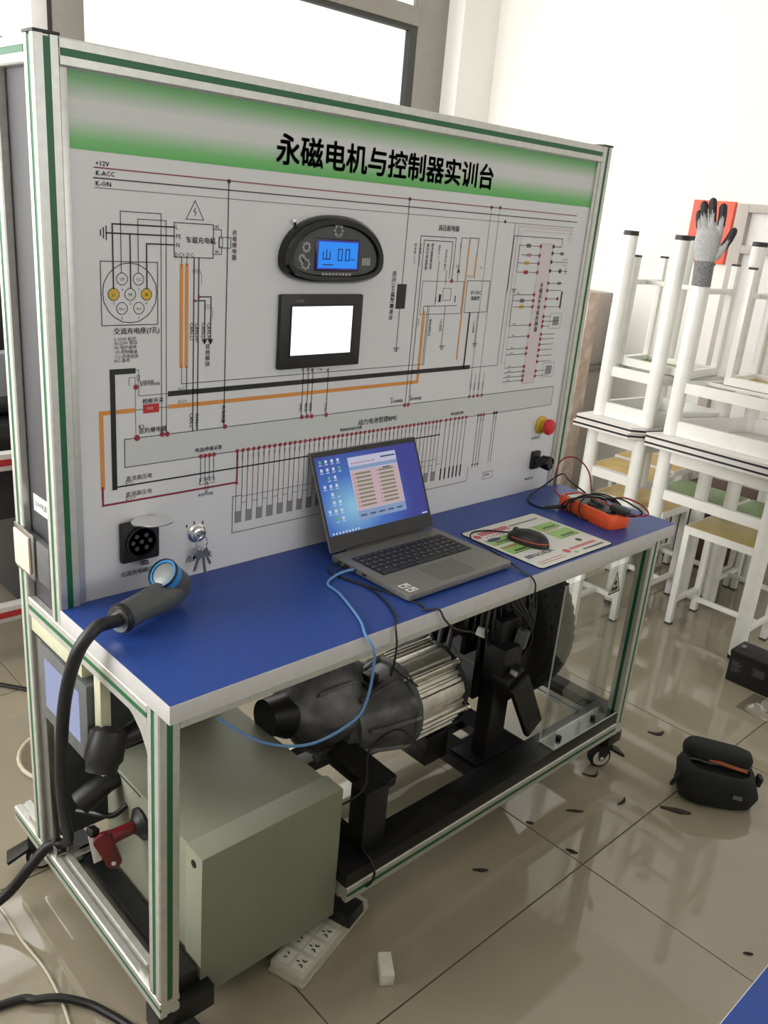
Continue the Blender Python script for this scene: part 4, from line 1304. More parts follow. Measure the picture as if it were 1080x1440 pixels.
# differential case: two bulging halves on the axle line
ay, az = .305, .415
def dif(a, d):
    return 1 + .05 * math.cos(5 * a)
gb = MB()
gb.lathe((.49, ay, az), (1, 0, 0), [(0, .048), (.012, .056), (.03, .085), (.06, .112), (.10, .124), (.135, .122), (.17, .108), (.20, .085), (.23, .070)], 40, dif)
gb.lathe((.60, .265, .37), (1, -.15, -.2), [(0, .09), (.05, .092), (.10, .088), (.14, .08)], 32)
gb = gb.build('gearbox', 'cast_aluminium', du, smooth=60)
for k in range(8):
    a = k * PI / 4
    MB().obox((.575, ay + math.cos(a) * .120, az + math.sin(a) * .120), (.11, .008, .020), (-(PI / 2 - a), 0, 0)).build('gearbox_rib', 'cast_aluminium', gb, bev=.002)
MB().lathe((.66, .19, .425), (.15, -.75, .65), [(0, .02), (.012, .02), (.014, .013), (.02, .012), (.021, .006)], 18).build('filler_plug', 'chrome', gb)
MB().bb(.66, .72, .20, .27, .45, .485).bb(.672, .70, .21, .24, .485, .50).build('gear_sensor', 'black_plastic', gb, bev=.003)
MB().tube([(.437, ay, az + .012), (.46, ay, az + .01), (.495, ay, az)], [.044, .046, .056], 24).build('axle_tube', 'black_steel', du)
MB().tube([(.80, ay, az + .03), (.95, .32, .445), (1.20, .345, .455)], .026, 18).build('axle_shaft', 'black_steel', du)
# support pillar of the gear case
MB().bb(.512, .582, .030, .080, .190, .352).build('support_post', 'black_steel', du, bev=.003)
MB().obox((.572, .115, .345), (.08, .15, .028), (.15, 0, .1)).build('support_bracket', 'black_steel', du, bev=.003)
MB().bb(.86, .94, .17, .30, .189, .275).build('motor_foot', 'black_steel', du, bev=.003)
# three phase leads
for k in range(3):
    MB().tube(smooth_path([(.94, my - .02 + .03 * k, mz + .085), (.98, my + .03 * k, mz + .15), (1.06, .28, .58 + .02 * k), (1.09, .33, .62 + .02 * k)], 6), .008, 8).build('phase_lead', 'cable_black', du)
MB().obox((.985, .14, .56), (.035, .026, .022), (.2, .3, .5)).build('white_plug', 'sticker_white', du, bev=.003)
# tyre with tread blocks
wx, wy, wz, wr = 1.285, .345, .455, .262
tw = MB().lathe((wx - .075, wy, wz), (1, 0, 0), [(.018, .165), (.004, .185), (0, .215), (.010, .246), (.026, wr - .003), (.075, wr), (.124, wr - .003), (.140, .246), (.15, .215), (.146, .185), (.132, .165)], 72).build('tyre', 'rubber', du, smooth=40)
for row, x in ((0, wx - .042), (1, wx - .014), (2, wx + .014), (3, wx + .042)):
    tb = MB()
    for k in range(54):
        a = 2 * PI * (k + .25 * row) / 54
        c, s = math.cos(a), math.sin(a)
        q = []
        for r_ in ((wr - .006, wr + .0006) if row in (1, 2) else (wr - .012, wr - .0034)):
            for dx, da in ((-.011, -.04), (.011, -.02), (.011, .045), (-.011, .025)):
                q.append((x + dx, wy + r_ * math.cos(a + da), wz + r_ * math.sin(a + da)))
        tb.add(q, [(0, 3, 2, 1), (4, 5, 6, 7), (0, 1, 5, 4), (1, 2, 6, 5), (2, 3, 7, 6), (3, 0, 4, 7)])
    tb.build('tread', 'rubber', tw, smooth=0)
MB().lathe((wx - .06, wy, wz), (1, 0, 0), [(.0, .05), (.004, .07), (.02, .075), (.03, .14), (.0, .165), (.004, .17), (.12, .17), (.118, .16), (.05, .14), (.055, .03)], 36).build('wheel_rim', 'black_steel', du)

# ------------------------------------------------------------------ accelerator pedal on its stand
ap = tag(empty('accelerator_stand', (1.05, .12, .19)), 'black accelerator pedal on steel stand in front of the tyre', 'pedal')
MB().bb(1.005, 1.075, .092, .140, .190, .60).build('stand_post', 'black_steel', ap, bev=.003)
MB().bb(.985, 1.16, .141, .152, .36, .66).build('stand_plate', 'black_steel', ap, bev=.003)
MB().bb(.965, 1.10, .087, .175, .1892, .196).build('base_plate', 'black_steel', ap, bev=.001)
ph = MB().bb(.985, 1.06, .060, .128, .44, .54).obox((1.03, .070, .44), (.07, .05, .08), (.2, -.5, 0)).build('pedal_housing', 'black_plastic', ap, bev=.008)
rot = (.10, -.60, 0)
R = Euler(rot).to_matrix()
pc = Vector((1.092, .046, .352))
pd = MB().obox(pc, (.070, .018, .245), rot).build('pedal_pad', 'black_plastic', ap, bev=.008)
for k in range(7):
    q = pc + R @ Vector((-.026 + .0086 * k, -.0095, -.080))
    MB().obox(q, (.0028, .003, .06), rot).build('pad_rib', 'mid_grey', pd, smooth=0)
MB().obox((1.02, .045, .475), (.035, .02, .014), (.2, .4, .3)).build('spring_clip', 'steel_grey', ap, bev=.002)
MB().obox((1.06, .07, .55), (.024, .03, .05), (.1, .2, .3)).build('wire_connector', 'grey_plastic', ap, bev=.003)
for k in range(6):
    x = 1.03 + .018 * k
    MB().tube(smooth_path([(x, .10, .725), (x + .006 * (k - 3), .085 + .006 * (k % 3), .66), (1.065 + .006 * k, .065, .60), (1.09 + .004 * k, .06 + .004 * k, .54), (1.075 + .005 * k, .085, .47)], 6), .0035, 6).build('wire', 'cable_black', ap)
for k in range(5):
    x = .975 + .02 * k
    MB().tube(smooth_path([(x, .16, .72), (x + .012, .13, .64), (x + .008 * k, .118, .56), (1.02 + .01 * k, .115, .48)], 6), .004, 6).build('wire', 'cable_black', ap)

# added black controller that darkens the gap behind the pedal stand
mc = tag(empty('motor_controller', (1.08, .24, .50)), 'black ribbed motor controller box hanging behind the pedal stand', 'controller')
MB().bb(1.0, 1.165, .20, .215, .46, .722).build('mounting_plate', 'black_steel', mc, smooth=0)
MB().bb(1.01, 1.155, .215, .27, .50, .70).build('case', 'black_plastic', mc, bev=.004)
for k in range(8):
    MB().bb(1.014 + k * .0182, 1.018 + k * .0182, .186, .20, .50, .70).build('fin', 'black_plastic', mc, smooth=0)

# ------------------------------------------------------------------ clear acrylic wheel guard
ag = tag(empty('wheel_guard', (1.36, .04, .19)), 'clear acrylic guard sheet bolted in front of the tyre', 'guard')
MB().bb(1.203, 1.512, .0540, .0580, .1905, .665).build('guard_sheet', 'clear_acrylic', ag, smooth=0)
MB().bb(1.200, 1.514, .006, .0580, .1902, .1942).build('guard_flange', 'clear_acrylic', ag, smooth=0)
mat('acrylic_edge', (212, 220, 214), .35)
MB().bb(1.2014, 1.2030, .0538, .0582, .1945, .666).build('guard_edge', 'acrylic_edge', ag, smooth=0)
MB().bb(1.2000, 1.5140, .0046, .0060, .1902, .1942).bb(1.1986, 1.2000, .0046, .0540, .1902, .1942).build('guard_edge', 'acrylic_edge', ag, smooth=0)
for x in (1.255, 1.425):
    MB().lathe((x, .030, .1942), (0, 0, 1), [(0, .009), (.005, .009), (.0075, .006), (.008, .002)], 14).build('bolt', 'black_steel', ag)
tri = [(1.420, .582), (1.480, .582), (1.450, .650)]
st = MB()
c_ = (1.450, .605)
for i in range(3):
    a, b_ = tri[i], tri[(i + 1) % 3]
    ai = [a[k] + (c_[k] - a[k]) * .16 for k in (0, 1)]
    bi = [b_[k] + (c_[k] - b_[k]) * .16 for k in (0, 1)]
    st.quad((a[0], .0537, a[1]), (b_[0], .0537, b_[1]), (bi[0], .0537, bi[1]), (ai[0], .0537, ai[1]))
for cx, cz in ((1.442, .596), (1.457, .596), (1.450, .614)):
    g_ = []
    for t in range(16):
        r_ = .0085 if t % 2 else .0060
        g_.append((cx + r_ * math.cos(t * PI / 8), .0536, cz + r_ * math.sin(t * PI / 8)))
    st.add(g_, [tuple(range(16))])
st.build('warning_triangle', 'ink_k', ag, smooth=0)
bk = MB().add([(p[0], .0539, p[1]) for p in tri], [(0, 1, 2)]).build('sticker', 'yellow_sticker', ag, smooth=0)
# ------------------------------------------------------------------ laptop
lt = tag(empty('laptop', (.74, .14, .80)), 'open grey laptop showing a blue desktop on the blue worktop', 'laptop')
lx0, lx1, ly0, ly1 = .572, .902, .020, .266
base = MB().prism([(lx0 + .004, ly0), (lx1 - .004, ly0), (lx1, ly0 + .006), (lx1, ly1), (lx0, ly1), (lx0, ly0 + .006)], .804, .818).build('base', 'laptop_grey', lt, bev=.0025)
for x in (lx0 + .03, lx1 - .03):
    for y in (ly0 + .02, ly1 - .02):
        MB().cyl((x, y, .80), (x, y, .8045), .008, 12).build('rubber_foot', 'rubber', lt)
MB().bb(lx0 + .022, lx1 - .022, .122, .228, .8181, .8184).build('keyboard_tray', 'laptop_dark', base, smooth=0)
kb = MB()
rows = [(.213, 15, .009), (.193, 14, .015), (.175, 14, .015), (.157, 13, .015), (.139, 12, .015), (.1245, 0, .015)]
kx0, kx1 = lx0 + .026, lx1 - .026
for y, n_, d in rows:
    if n_:
        w_ = (kx1 - kx0) / n_
        for k in range(n_):
            kb.bb(kx0 + k * w_ + .001, kx0 + (k + 1) * w_ - .001, y, y + d, .8184, .8198)
for a, b_ in ((0, .05), (.052, .075), (.078, .100), (.102, .19), (.192, .214), (.216, .24), (.242, .278)):
    kb.bb(kx0 + a, kx0 + b_ - .001, .1235, .137, .8184, .8198)
kb = kb.build('keys', 'key_black', base, smooth=0, kind='stuff')
kl = MB()
for y, n_, d in rows[:5]:
    w_ = (kx1 - kx0) / n_
    for k in range(n_):
        kl.bb(kx0 + k * w_ + .005, kx0 + k * w_ + .009, y + d * .45, y + d * .8, .8198, .81985)
kl.build('key_legend', 'steel_grey', base, smooth=0, kind='stuff')
MB().bb(.684, .794, .035, .108, .8181, .8185).build('touchpad', 'touchpad_grey', base, smooth=0)
for k, (x, y) in enumerate(((.583, .052), (.583, .031))):
    s_ = MB().bb(x, x + .027, y, y + .015, .8181, .8184).build('spec_sticker', 'sticker_white', base, smooth=0)
    MB().bb(x + .004, x + .014, y + .004, y + .011, .8184, .8185).bb(x + .017, x + .024, y + .003, y + .006, .8184, .8185).build('sticker_print', 'grey_plastic', base, smooth=0)
# ports on the left edge
pt = MB()
for y0, y1 in ((.232, .243), (.205, .222), (.182, .196), (.150, .163)):
    pt.bb(lx0 - .0004, lx0 + .001, y0, y1, .8085, .8135)
pt.build('port', 'hole_black', base, smooth=0)
MB().cyl((lx0 + .04, ly1 + .002, .816), (lx1 - .04, ly1 + .002, .816), .0065, 14).build('hinge', 'laptop_dark', lt)
th = math.radians(24.5)
def LP(u, v, d=0.0):
    # point on the lid: u across, v up, d in front of the display
    x = lx0 + u * (lx1 - lx0)
    return (x, ly1 + .004 + v * .226 * math.sin(th) - d * math.cos(th), .820 + v * .226 * math.cos(th) + d * math.sin(th))
def lidbox(u0, u1, v0, v1, d0, d1):
    return [LP(u0, v0, d0), LP(u1, v0, d0), LP(u1, v1, d0), LP(u0, v1, d0)], [LP(u0, v0, d1), LP(u1, v0, d1), LP(u1, v1, d1), LP(u0, v1, d1)]
scr = MB().rings(list(lidbox(0, 1, 0, 1, -.005, 0))).build('screen_lid', 'laptop_grey', lt, bev=.0015)
MB().rings(list(lidbox(.004, .996, .005, .995, .0001, .0006))).build('bezel', 'laptop_dark', scr, smooth=0)
su0, su1, sv0, sv1 = .022, .978, .155, .945
def SU(u, v, d):
    return LP(su0 + u * (su1 - su0), sv0 + v * (sv1 - sv0), d)
def sq(mb, u0, u1, v0, v1, d):
    mb.quad(SU(u0, v0, d), SU(u1, v0, d), SU(u1, v1, d), SU(u0, v1, d))
    return mb
sq(MB(), 0, 1, 0, 1, .0008).build('display', 'desktop_blue', scr, smooth=0)
sq(MB(), .30, .78, .12, .935, .0010).build('app_window', 'win_pale', scr, smooth=0)
sq(MB(), .30, .78, .765, .815, .0011).build('app_toolbar', 'win_title', scr, smooth=0)
sq(MB(), .30, .78, .12, .24, .0011).build('app_toolbar', 'win_title', scr, smooth=0)
sq(MB(), .305, .775, .245, .755, .0011).build('app_page', 'win_panel', scr, smooth=0)
gr, rd, tx = MB(), MB(), MB()
for cx in (.345, .575):
    for k in range(9):
        v = .70 - k * .052
        sq(gr, cx, cx + .15, v, v + .024, .0012)
        sq(rd, cx - .022, cx - .012, v, v + .02, .0012)
for k in range(9):
    sq(rd, .325 + k * .027, .342 + k * .027, .845, .862, .0012)
for k in range(5):
    sq(tx, .32 + k * .09, .38 + k * .09, .165, .185, .0012)
sq(tx, .62, .77, .87, .89, .0012)
sq(tx, .62, .70, .728, .744, .0012)
gr.build('list_row', 'win_green', scr, smooth=0, kind='stuff')
rd.build('list_mark', 'win_red', scr, smooth=0, kind='stuff')
tx.build('screen_text', 'win_text', scr, smooth=0, kind='stuff')
iw, ig = MB(), MB()
for i in range(4):
    for j in range(8):
        if j > 1 and i == 0 and j % 3:
            continue
        if i == 3 and j > 1:
            continue
        u, v = .035 + .055 * i, .915 - .105 * j
        sq(ig if (i + j * 2) % 5 == 0 else iw, u, u + .022, v, v + .038, .0010)
        sq(iw, u - .004, u + .026, v - .025, v - .015, .0010)
for k in range(9):
    sq(iw, .03 + .03 * k, .045 + .03 * k, .012, .035, .0010)
sq(iw, .93, .985, .014, .03, .0010)
iw.build('desktop_icon', 'icon_white', scr, smooth=0, kind='stuff')
ig.build('desktop_icon', 'icon_green', scr, smooth=0, kind='stuff')
a_ = LP(.49, .97, .0007)
MB().cyl(a_, LP(.49, .97, .0009), .003, 12).build('webcam', 'black_gloss', scr)

# ------------------------------------------------------------------ mouse pad and mouse
mp = tag(empty('mouse_pad', (1.108, .103, .80)), 'printed white mouse pad with green boxes and red lettering beside laptop', 'mouse pad')
def rrect(x0, x1, y0, y1, r, n=6):
    p = []
    for cx, cy, a0 in ((x1 - r, y1 - r, 0), (x0 + r, y1 - r, PI / 2), (x0 + r, y0 + r, PI), (x1 - r, y0 + r, 3 * PI / 2)):
        for k in range(n + 1):
            a = a0 + PI / 2 * k / n
            p.append((cx + r * math.cos(a), cy + r * math.sin(a)))
    return p
MB().prism(rrect(.958, 1.258, -.025, .231, .012), .8002, .8022).build('pad', 'rubber', mp, smooth=0)
pr = MB().add([(x, y, .80225) for x, y in rrect(.960, 1.256, -.023, .229, .011)], [tuple(range(28))]).build('printed_face', 'sticker_white', mp, smooth=0)
mat('print_green', (152, 196, 110), .45)
mat('print_red', (196, 70, 86), .45)
mat('print_navy', (44, 56, 92), .45)
gq, rq, kq, bq = MB(), MB(), MB(), MB()
def flat(mb, x0, x1, y0, y1, z=.8024):
    mb.quad((x0, y0, z), (x1, y0, z), (x1, y1, z), (x0, y1, z))
PX, PY = .958, -.025
for x0, x1, y0, y1 in ((.012, .098, .150, .188), (.106, .192, .150, .188), (.200, .288, .150, .188), (.012, .098, .092, .140), (.200, .288, .092, .140)):
    gb_ = MB()
    flat(gb_, PX + x0, PX + x1, PY + y0, PY + y1)
    gb_.build('printed_box', 'print_green', pr, smooth=0)
    for k in range(6):
        flat(kq, PX + x0 + .022 + k * .009, PX + x0 + .029 + k * .009, PY + y0 + .010, PY + y0 + .018, .8026)
        if k < 5:
            flat(kq, PX + x0 + .012 + k * .014, PX + x0 + .022 + k * .014, PY + y0 + .003, PY + y0 + .0055, .8026)
for k in range(9):
    flat(rq, PX + .036 + k * .0125, PX + .046 + k * .0125, PY + .212, PY + .232)
    flat(rq, PX + .036 + k * .0125 + .003, PX + .044 + k * .0125, PY + .198, PY + .203)
for k in range(12):
    flat(kq, PX + .155 + k * .010, PX + .162 + k * .010, PY + .220, PY + .226)
for k in range(11):
    flat(rq, PX + .165 + k * .010, PX + .173 + k * .010, PY + .034, PY + .045)
    flat(kq, PX + .195 + k * .008, PX + .201 + k * .008, PY + .016, PY + .024)
    flat(rq, PX + .022 + k * .009, PX + .029 + k * .009, PY + .026, PY + .029)
    flat(rq, PX + .022 + k * .009, PX + .029 + k * .009, PY + .016, PY + .019)
    if k < 6:
        flat(rq, PX + .205 + k * .010, PX + .213 + k * .010, PY + .144, PY + .148)
        flat(rq, PX + .018 + k * .009, PX + .025 + k * .009, PY + .128, PY + .134, .8026)
for cx, cy, mb, r_ in ((.020, .214, rq, .011), (.147, .036, rq, .011), (.240, .066, kq, .009), (.165, .020, gq, .007)):
    mb.add([(PX + cx + r_ * math.cos(t * PI / 8), PY + cy + r_ * math.sin(t * PI / 8), .8025) for t in range(16)], [tuple(range(16))])
bq.add([(PX + .045 + .024 * math.cos(t * PI / 10), PY + .181 + .009 * math.sin(t * PI / 10), .8027) for t in range(20)], [tuple(range(20))])
flat(bq, PX + .022, PX + .030, PY + .054, PY + .070)
flat(bq, PX + .034, PX + .042, PY + .054, PY + .070)
gq.build('printed_mark', 'print_green', pr, smooth=0)
rq.build('printed_mark', 'print_red', pr, smooth=0, kind='stuff')
kq.build('printed_mark', 'ink_k', pr, smooth=0, kind='stuff')
bq.build('printed_mark', 'print_navy', pr, smooth=0, kind='stuff')
text_mesh([(.029, 1.003, .028, 'L', 0, 1, 'NOKIA')], 'printed_lettering', 'print_navy', pr, lambda x, y: (x, y, .8026))

ms = tag(empty('computer_mouse', (1.064, .099, .8023)), 'small black mouse with thin orange trim line on the mouse pad', 'mouse')
# body: ellipsoid-like dome, long axis along y
def dome(cx, cy, z0, lx, ly, h, rot, nx=20, ny=8, pin=.12):
    c, s = math.cos(rot), math.sin(rot)
    rs = []
    for i in range(ny + 1):
        f = i / ny
        rr = math.cos(f * PI / 2 * .985) ** .55
        ring = []
        for j in range(nx):
            a = 2 * PI * j / nx
            x, y = math.cos(a) * lx * rr * (1 - pin * math.cos(2 * a) * .5), math.sin(a) * ly * rr
            z = z0 + h * math.sin(f * PI / 2) * (1 - .18 * (y / ly) - .1 * (y / ly) ** 2)
            ring.append((cx + c * x - s * y, cy + s * x + c * y, z))
        rs.append(ring)
    return rs
b = MB()
b.rings(dome(1.064, .099, .8030, .031, .058, .031, .12))
b.build('shell', 'black_plastic', ms, smooth=60)
tr = [p for p in dome(1.064, .099, .8030, .0316, .0586, .031, .12)[2]]
MB().tube([tr[k % 20] for k in range(8, 16)], .0009, 6).build('trim_line', 'orange_rubber', ms)
MB().lathe((1.054, .134, .825), (1, .12, 0), [(0, .006), (.001, .008), (.007, .008), (.008, .006)], 16).build('scroll_wheel', 'mid_grey', ms)
MB().tube(smooth_path([(1.056, .155, .812), (1.055, .178, .806), (1.035, .203, .8046), (.99, .215, .8046), (.955, .190, .804), (.935, .14, .8095), (.918, .08, .812), (.906, .03, .812), (.903, -.01, .804), (.905, -.036, .800), (.910, -.048, .775), (.90, -.046, .72), (.93, -.03, .67), (1.0, .03, .61), (1.05, .06, .58)], 6), .0021, 6).build('cable', 'cable_black', ms)

# ------------------------------------------------------------------ multimeter with wrapped test leads
mu = tag(empty('multimeter', (1.385, .125, .80)), 'orange cased multimeter wrapped in its red and black test leads', 'multimeter')
uc, us_ = math.cos(math.radians(10)), math.sin(math.radians(10))
def U(a, b_, z):   # a across, b along (towards the front edge)
    return (1.385 + a * uc - b_ * us_, .125 - a * us_ - b_ * uc, z)
def mring(sc, z, w=.044, l=.1):
    p = []
    for a, b_ in rrect(-w, w, -l, l, .016, 4):
        t = 1 - .10 * abs(b_ / l) ** 2
        p.append(U(a * t * sc, b_ * (1 - (1 - sc) * .5), z))
    return p
MB().rings([mring(.92, .8002), mring(1, .808), mring(1, .832), mring(.94, .840), mring(.80, .841), mring(.80, .836)]).build('holster', 'orange_rubber', mu, smooth=50)
MB().rings([mring(.78, .8362), mring(.78, .8385)]).build('face', 'mid_grey', mu, smooth=0)
def ub(a0, a1, b0, b1, z0, z1):
    return [U(a0, b0, z0), U(a1, b0, z0), U(a1, b1, z0), U(a0, b1, z0)], [U(a0, b0, z1), U(a1, b0, z1), U(a1, b1, z1), U(a0, b1, z1)]
MB().rings(list(ub(-.026, .026, -.082, -.044, .8385, .8395))).build('display', 'steel_grey', mu, smooth=0)
MB().lathe(U(0, .005, .8385), (0, 0, 1), [(0, .024), (.004, .023), (.006, .018)], 24).build('dial', 'black_plastic', mu)
MB().rings(list(ub(-.003, .003, -.016, .026, .8445, .850))).build('dial_grip', 'grey_plastic', mu, bev=.001)
for k in range(3):
    MB().lathe(U(-.02 + .02 * k, .07, .8385), (0, 0, 1), [(0, .007), (.004, .007), (.004, .003)], 14).build('jack', 'red_button' if k == 2 else 'black_plastic', mu)
for k, b0 in enumerate((-.035, -.005, .012, .03)):
    lp = []
    for t in range(25):
        a = 2 * PI * t / 24
        lp.append(U(.053 * math.cos(a), b0 + .02 * math.sin(a + k) + .03 * math.cos(a), max(.8035, .824 + (.030 + .006 * k) * math.sin(a))))
    MB().tube(lp, .0024, 7).build('test_lead', 'cable_black', mu)
MB().tube(smooth_path([U(0, .02, .858), U(.02, .06, .872), U(.03, .10, .866), U(.045, .125, .85), U(.03, .105, .835), U(.005, .08, .846), U(-.01, .07, .843)], 6), .0024, 7).build('test_lead', 'cable_black', mu)
MB().tube(smooth_path([U(.01, .03, .860), U(.03, .07, .876), U(.05, .115, .868), U(.052, .14, .850), U(.03, .115, .842), U(.02, .07, .845)], 6), .0024, 7).build('test_lead', 'cable_red', mu)
MB().tube(smooth_path([U(-.01, -.03, .862), (1.41, .23, .87), (1.47, .30, .862), (1.44, .335, .82), (1.36, .325, .8026), (1.32, .29, .8026), (1.315, .245, .8026), (1.345, .222, .806)], 7), .0024, 7).build('test_lead', 'cable_black', mu)
MB().tube([(1.318, .238, .805), (1.352, .205, .812), (1.362, .195, .816)], [.0045, .0055, .0055], 10).build('probe_handle', 'black_plastic', mu)
MB().tube(smooth_path([U(.005, -.02, .86), (1.45, .20, .90), (1.46, .255, .925), (1.43, .285, .91), (1.385, .265, .85), (1.375, .225, .825)], 7), .0022, 7).build('test_lead', 'cable_red', mu)
MB().obox(U(.0, .088, .852), (.03, .05, .016), (.2, 0, .2)).build('probe_handle', 'black_plastic', mu, bev=.004)

# ------------------------------------------------------------------ charging gun lying on the worktop
cg = tag(empty('charging_gun', (.12, .24, .80)), 'grey vehicle charging gun with blue trimmed nozzle and thick black cable', 'charging gun')
H0, E0, O0 = Vector((.045, .213, .834)), Vector((.196, .270, .834)), Vector((.150, .258, .880))
ax = (E0 - H0).normalized()
b = MB()
b.tube(smooth_path([H0, H0 + ax * .04 + Vector((0, 0, .001)), H0 + ax * .09, H0 + ax * .13, E0 + ax * .012], 5), [.0265, .0262, .0258, .0255, .0255, .0255, .0257, .0262, .027, .028, .0285, .029, .0292, .0290, .028, .0275, .027, .0262, .025, .022, .012][:21], 24)
b.build('handle', 'gun_grey', cg, smooth=60)
hd = (O0 - E0).normalized()
MB().lathe(E0 - hd * .004, hd, [(0, .012), (.004, .024), (.014, .0285), (.036, .0285), (.046, .0285)], 28).build('head', 'gun_grey', cg, smooth=50)
p1 = E0 + hd * .0425
MB().lathe(p1, hd, [(0, .0285), (.0005, .0290), (.012, .0290), (.019, .0290), (.019, .0235), (.004, .0230)], 32).build('nozzle', 'gun_blue', cg, smooth=40)
MB().lathe(p1 + hd * .0165, hd, [(0, .029), (.0, .0305), (.004, .0305), (.0055, .0295), (.0055, .0282), (.0, .028)], 32).build('nozzle_ring', 'black_plastic', cg, smooth=40)
cpx = MB().lathe(p1 + hd * .006, hd, [(0, .0232), (.010, .0232), (.0125, .019), (.013, .004)], 28).build('nozzle_cap', 'lens_grey', cg, smooth=40)
MB().lathe(H0 - ax * .006, ax, [(0, .018), (.001, .026), (.006, .0275), (.012, .0270)], 30).build('collar', 'black_plastic', cg)
MB().lathe(H0 - ax * .0075, ax, [(0, .0215), (.0, .0235), (.003, .0235), (.003, .0215)], 30).build('collar_ring', 'steel_grey', cg)
MB().tube(smooth_path([H0 - ax * .004, H0 - ax * .03 + Vector((0, -.004, .006))], 4), [.0125, .0135, .0125, .012, .0115], 14).build('strain_relief', 'black_plastic', cg)
cp_ = smooth_path([tuple(H0 - ax * .028 + Vector((0, -.004, .006))), (-.015, .182, .846), (-.042, .188, .812), (-.050, .218, .74), (-.047, .258, .64), (-.036, .305, .49), (-.010, .365, .34), (.022, .43, .225), (.028, .468, .178), (.0, .492, .166), (-.035, .50, .128), (-.10, .52, .055), (-.22, .545, .018), (-.6, .60, .0135), (-1.1, .66, .0135)], 7)
MB().tube(cp_, .0118, 12).build('cable', 'cable_black', cg)

# ------------------------------------------------------------------ loose cables on the worktop
MBt = MB().tube(smooth_path([(.571, .190, .812), (.545, .192, .812), (.52, .195, .8055), (.487, .175, .8035), (.478, .125, .8035), (.438, .02, .8035), (.405, -.034, .804), (.412, -.052, .78), (.418, -.050, .74), (.412, -.048, .675), (.385, -.045, .632), (.30, -.02, .60), (.22, .02, .615), (.15, .06, .67)], 7), .0028, 8)
tag(MBt.build('network_cable', 'cable_blue'), 'light blue network cable hanging over the worktop edge from the laptop', 'cable')
o = MB().tube(smooth_path([(.571, .213, .811), (.55, .215, .810), (.535, .19, .803), (.55, .12, .8025), (.535, .05, .8025), (.505, -.01, .8025), (.480, -.0365, .803), (.477, -.048, .77), (.478, -.046, .73), (.52, .0, .66), (.575, .05, .635), (.64, .07, .58), (.70, .085, .53)], 7), .0022, 7)
tag(o.build('usb_cable', 'cable_black'), 'black cable dropping straight over the edge beside the blue one', 'cable')
o = MB().tube(smooth_path([(.571, .236, .811), (.55, .24, .810), (.53, .22, .803), (.545, .16, .8025), (.585, .01, .8025), (.575, -.02, .8025), (.600, -.037, .803), (.607, -.049, .785), (.64, -.048, .755), (.72, -.02, .71), (.82, .05, .65), (.90, .1, .60)], 7), .0022, 7)
tag(o.build('usb_cable', 'cable_black'), 'black cable running along the laptop front and under the worktop', 'cable')
o = MB().tube(smooth_path([(.70, .05, .35), (.66, .03, .42), (.62, .06, .46), (.58, .10, .40), (.52, .045, .36), (.46, .06, .33), (.47, .11, .30), (.53, .13, .30)], 7), .0025, 7)
tag(o.build('looped_cable', 'cable_black'), 'thin black cable looping around the gearbox support post', 'cable')
# ------------------------------------------------------------------ school stools
def make_stool(top):
    r = empty('school_stool', (0, 0, 0))
    for x in (-.12, .12):
        for y in (-.17, .17):
            e, g = -1 if x > 0 else 1, -1 if y > 0 else 1
            l = MB().bb(min(x, x + .025 * e), max(x, x + .025 * e), min(y, y + .025 * g), max(y, y + .025 * g), .004, .41).build('leg', 'white_paint', r, bev=.002)
            MB().bb(min(x, x + .025 * e) - .0005, max(x, x + .025 * e) + .0005, min(y, y + .025 * g) - .0005, max(y, y + .025 * g) + .0005, 0, .008).build('foot_cap', 'black_cap', l)
    fr = MB()
    for x in (-.12, .095):
        fr.bb(x, x + .025, -.17, .17, .410, .4405)
    for y in (-.17, .145):
        fr.bb(-.095, .095, y, y + .025, .410, .4405)
    fr.build('seat_frame', 'white_paint', r, smooth=0)
    MB().bb(-.1145, .1145, -.1645, .1645, .4300, .4425).build('seat', top, r, bev=.001)
    for y in (-.17, .149):
        MB().bb(-.095, .095, y + .002, y + .019, .095, .115).build('stretcher', 'white_paint', r, bev=.002)
    MB().bb(-.01, .01, -.151, .151, .096, .114).build('stretcher', 'white_paint', r, bev=.002)
    return r
GS = 'white framed school stools'
sy = tag(make_stool('stool_yellow'), 'white stool with olive yellow seat standing nearest the black battery', 'stool', GS)
sy.location = (2.715, .250, 0)
st_ = tag(make_stool('stool_tan'), 'white stool with tan seat just beyond the right end of the blue worktop', 'stool', GS)
st_.location = (2.775, .722, 0)
sg = tag(make_stool('stool_green'), 'white stool with green seat behind the olive yellow stool', 'stool', GS)
sg.location = (3.11, .605, 0)
dup(st_, (2.262, .668, 0), (0, 0, PI / 2), 'white stool whose legs show through the clear wheel guard')
dup(sg, (3.11, .255, 0), (0, 0, 0), 'green stool at the right edge of the photograph behind the yellow one')
dup(st_, (3.42, 1.03, 0), (0, 0, 0), 'tan stool farthest back below the stacked tables')
dup(st_, (3.14, 1.00, 0), (0, 0, 0), 'tan stool in the back row beside the green ones')
ZI = 1.012
dup(sg, (2.74, .715, ZI + .4425), (PI, 0, 0), 'upturned white stool stacked inside the left upturned table')
dup(st_, (2.79, .255, ZI + .4425), (PI, 0, 0), 'upturned white stool stacked inside the right upturned table')
dup(sy, (3.555, .14, ZI + .4425), (PI, 0, 0), 'upturned white stool in the back row by the wall')

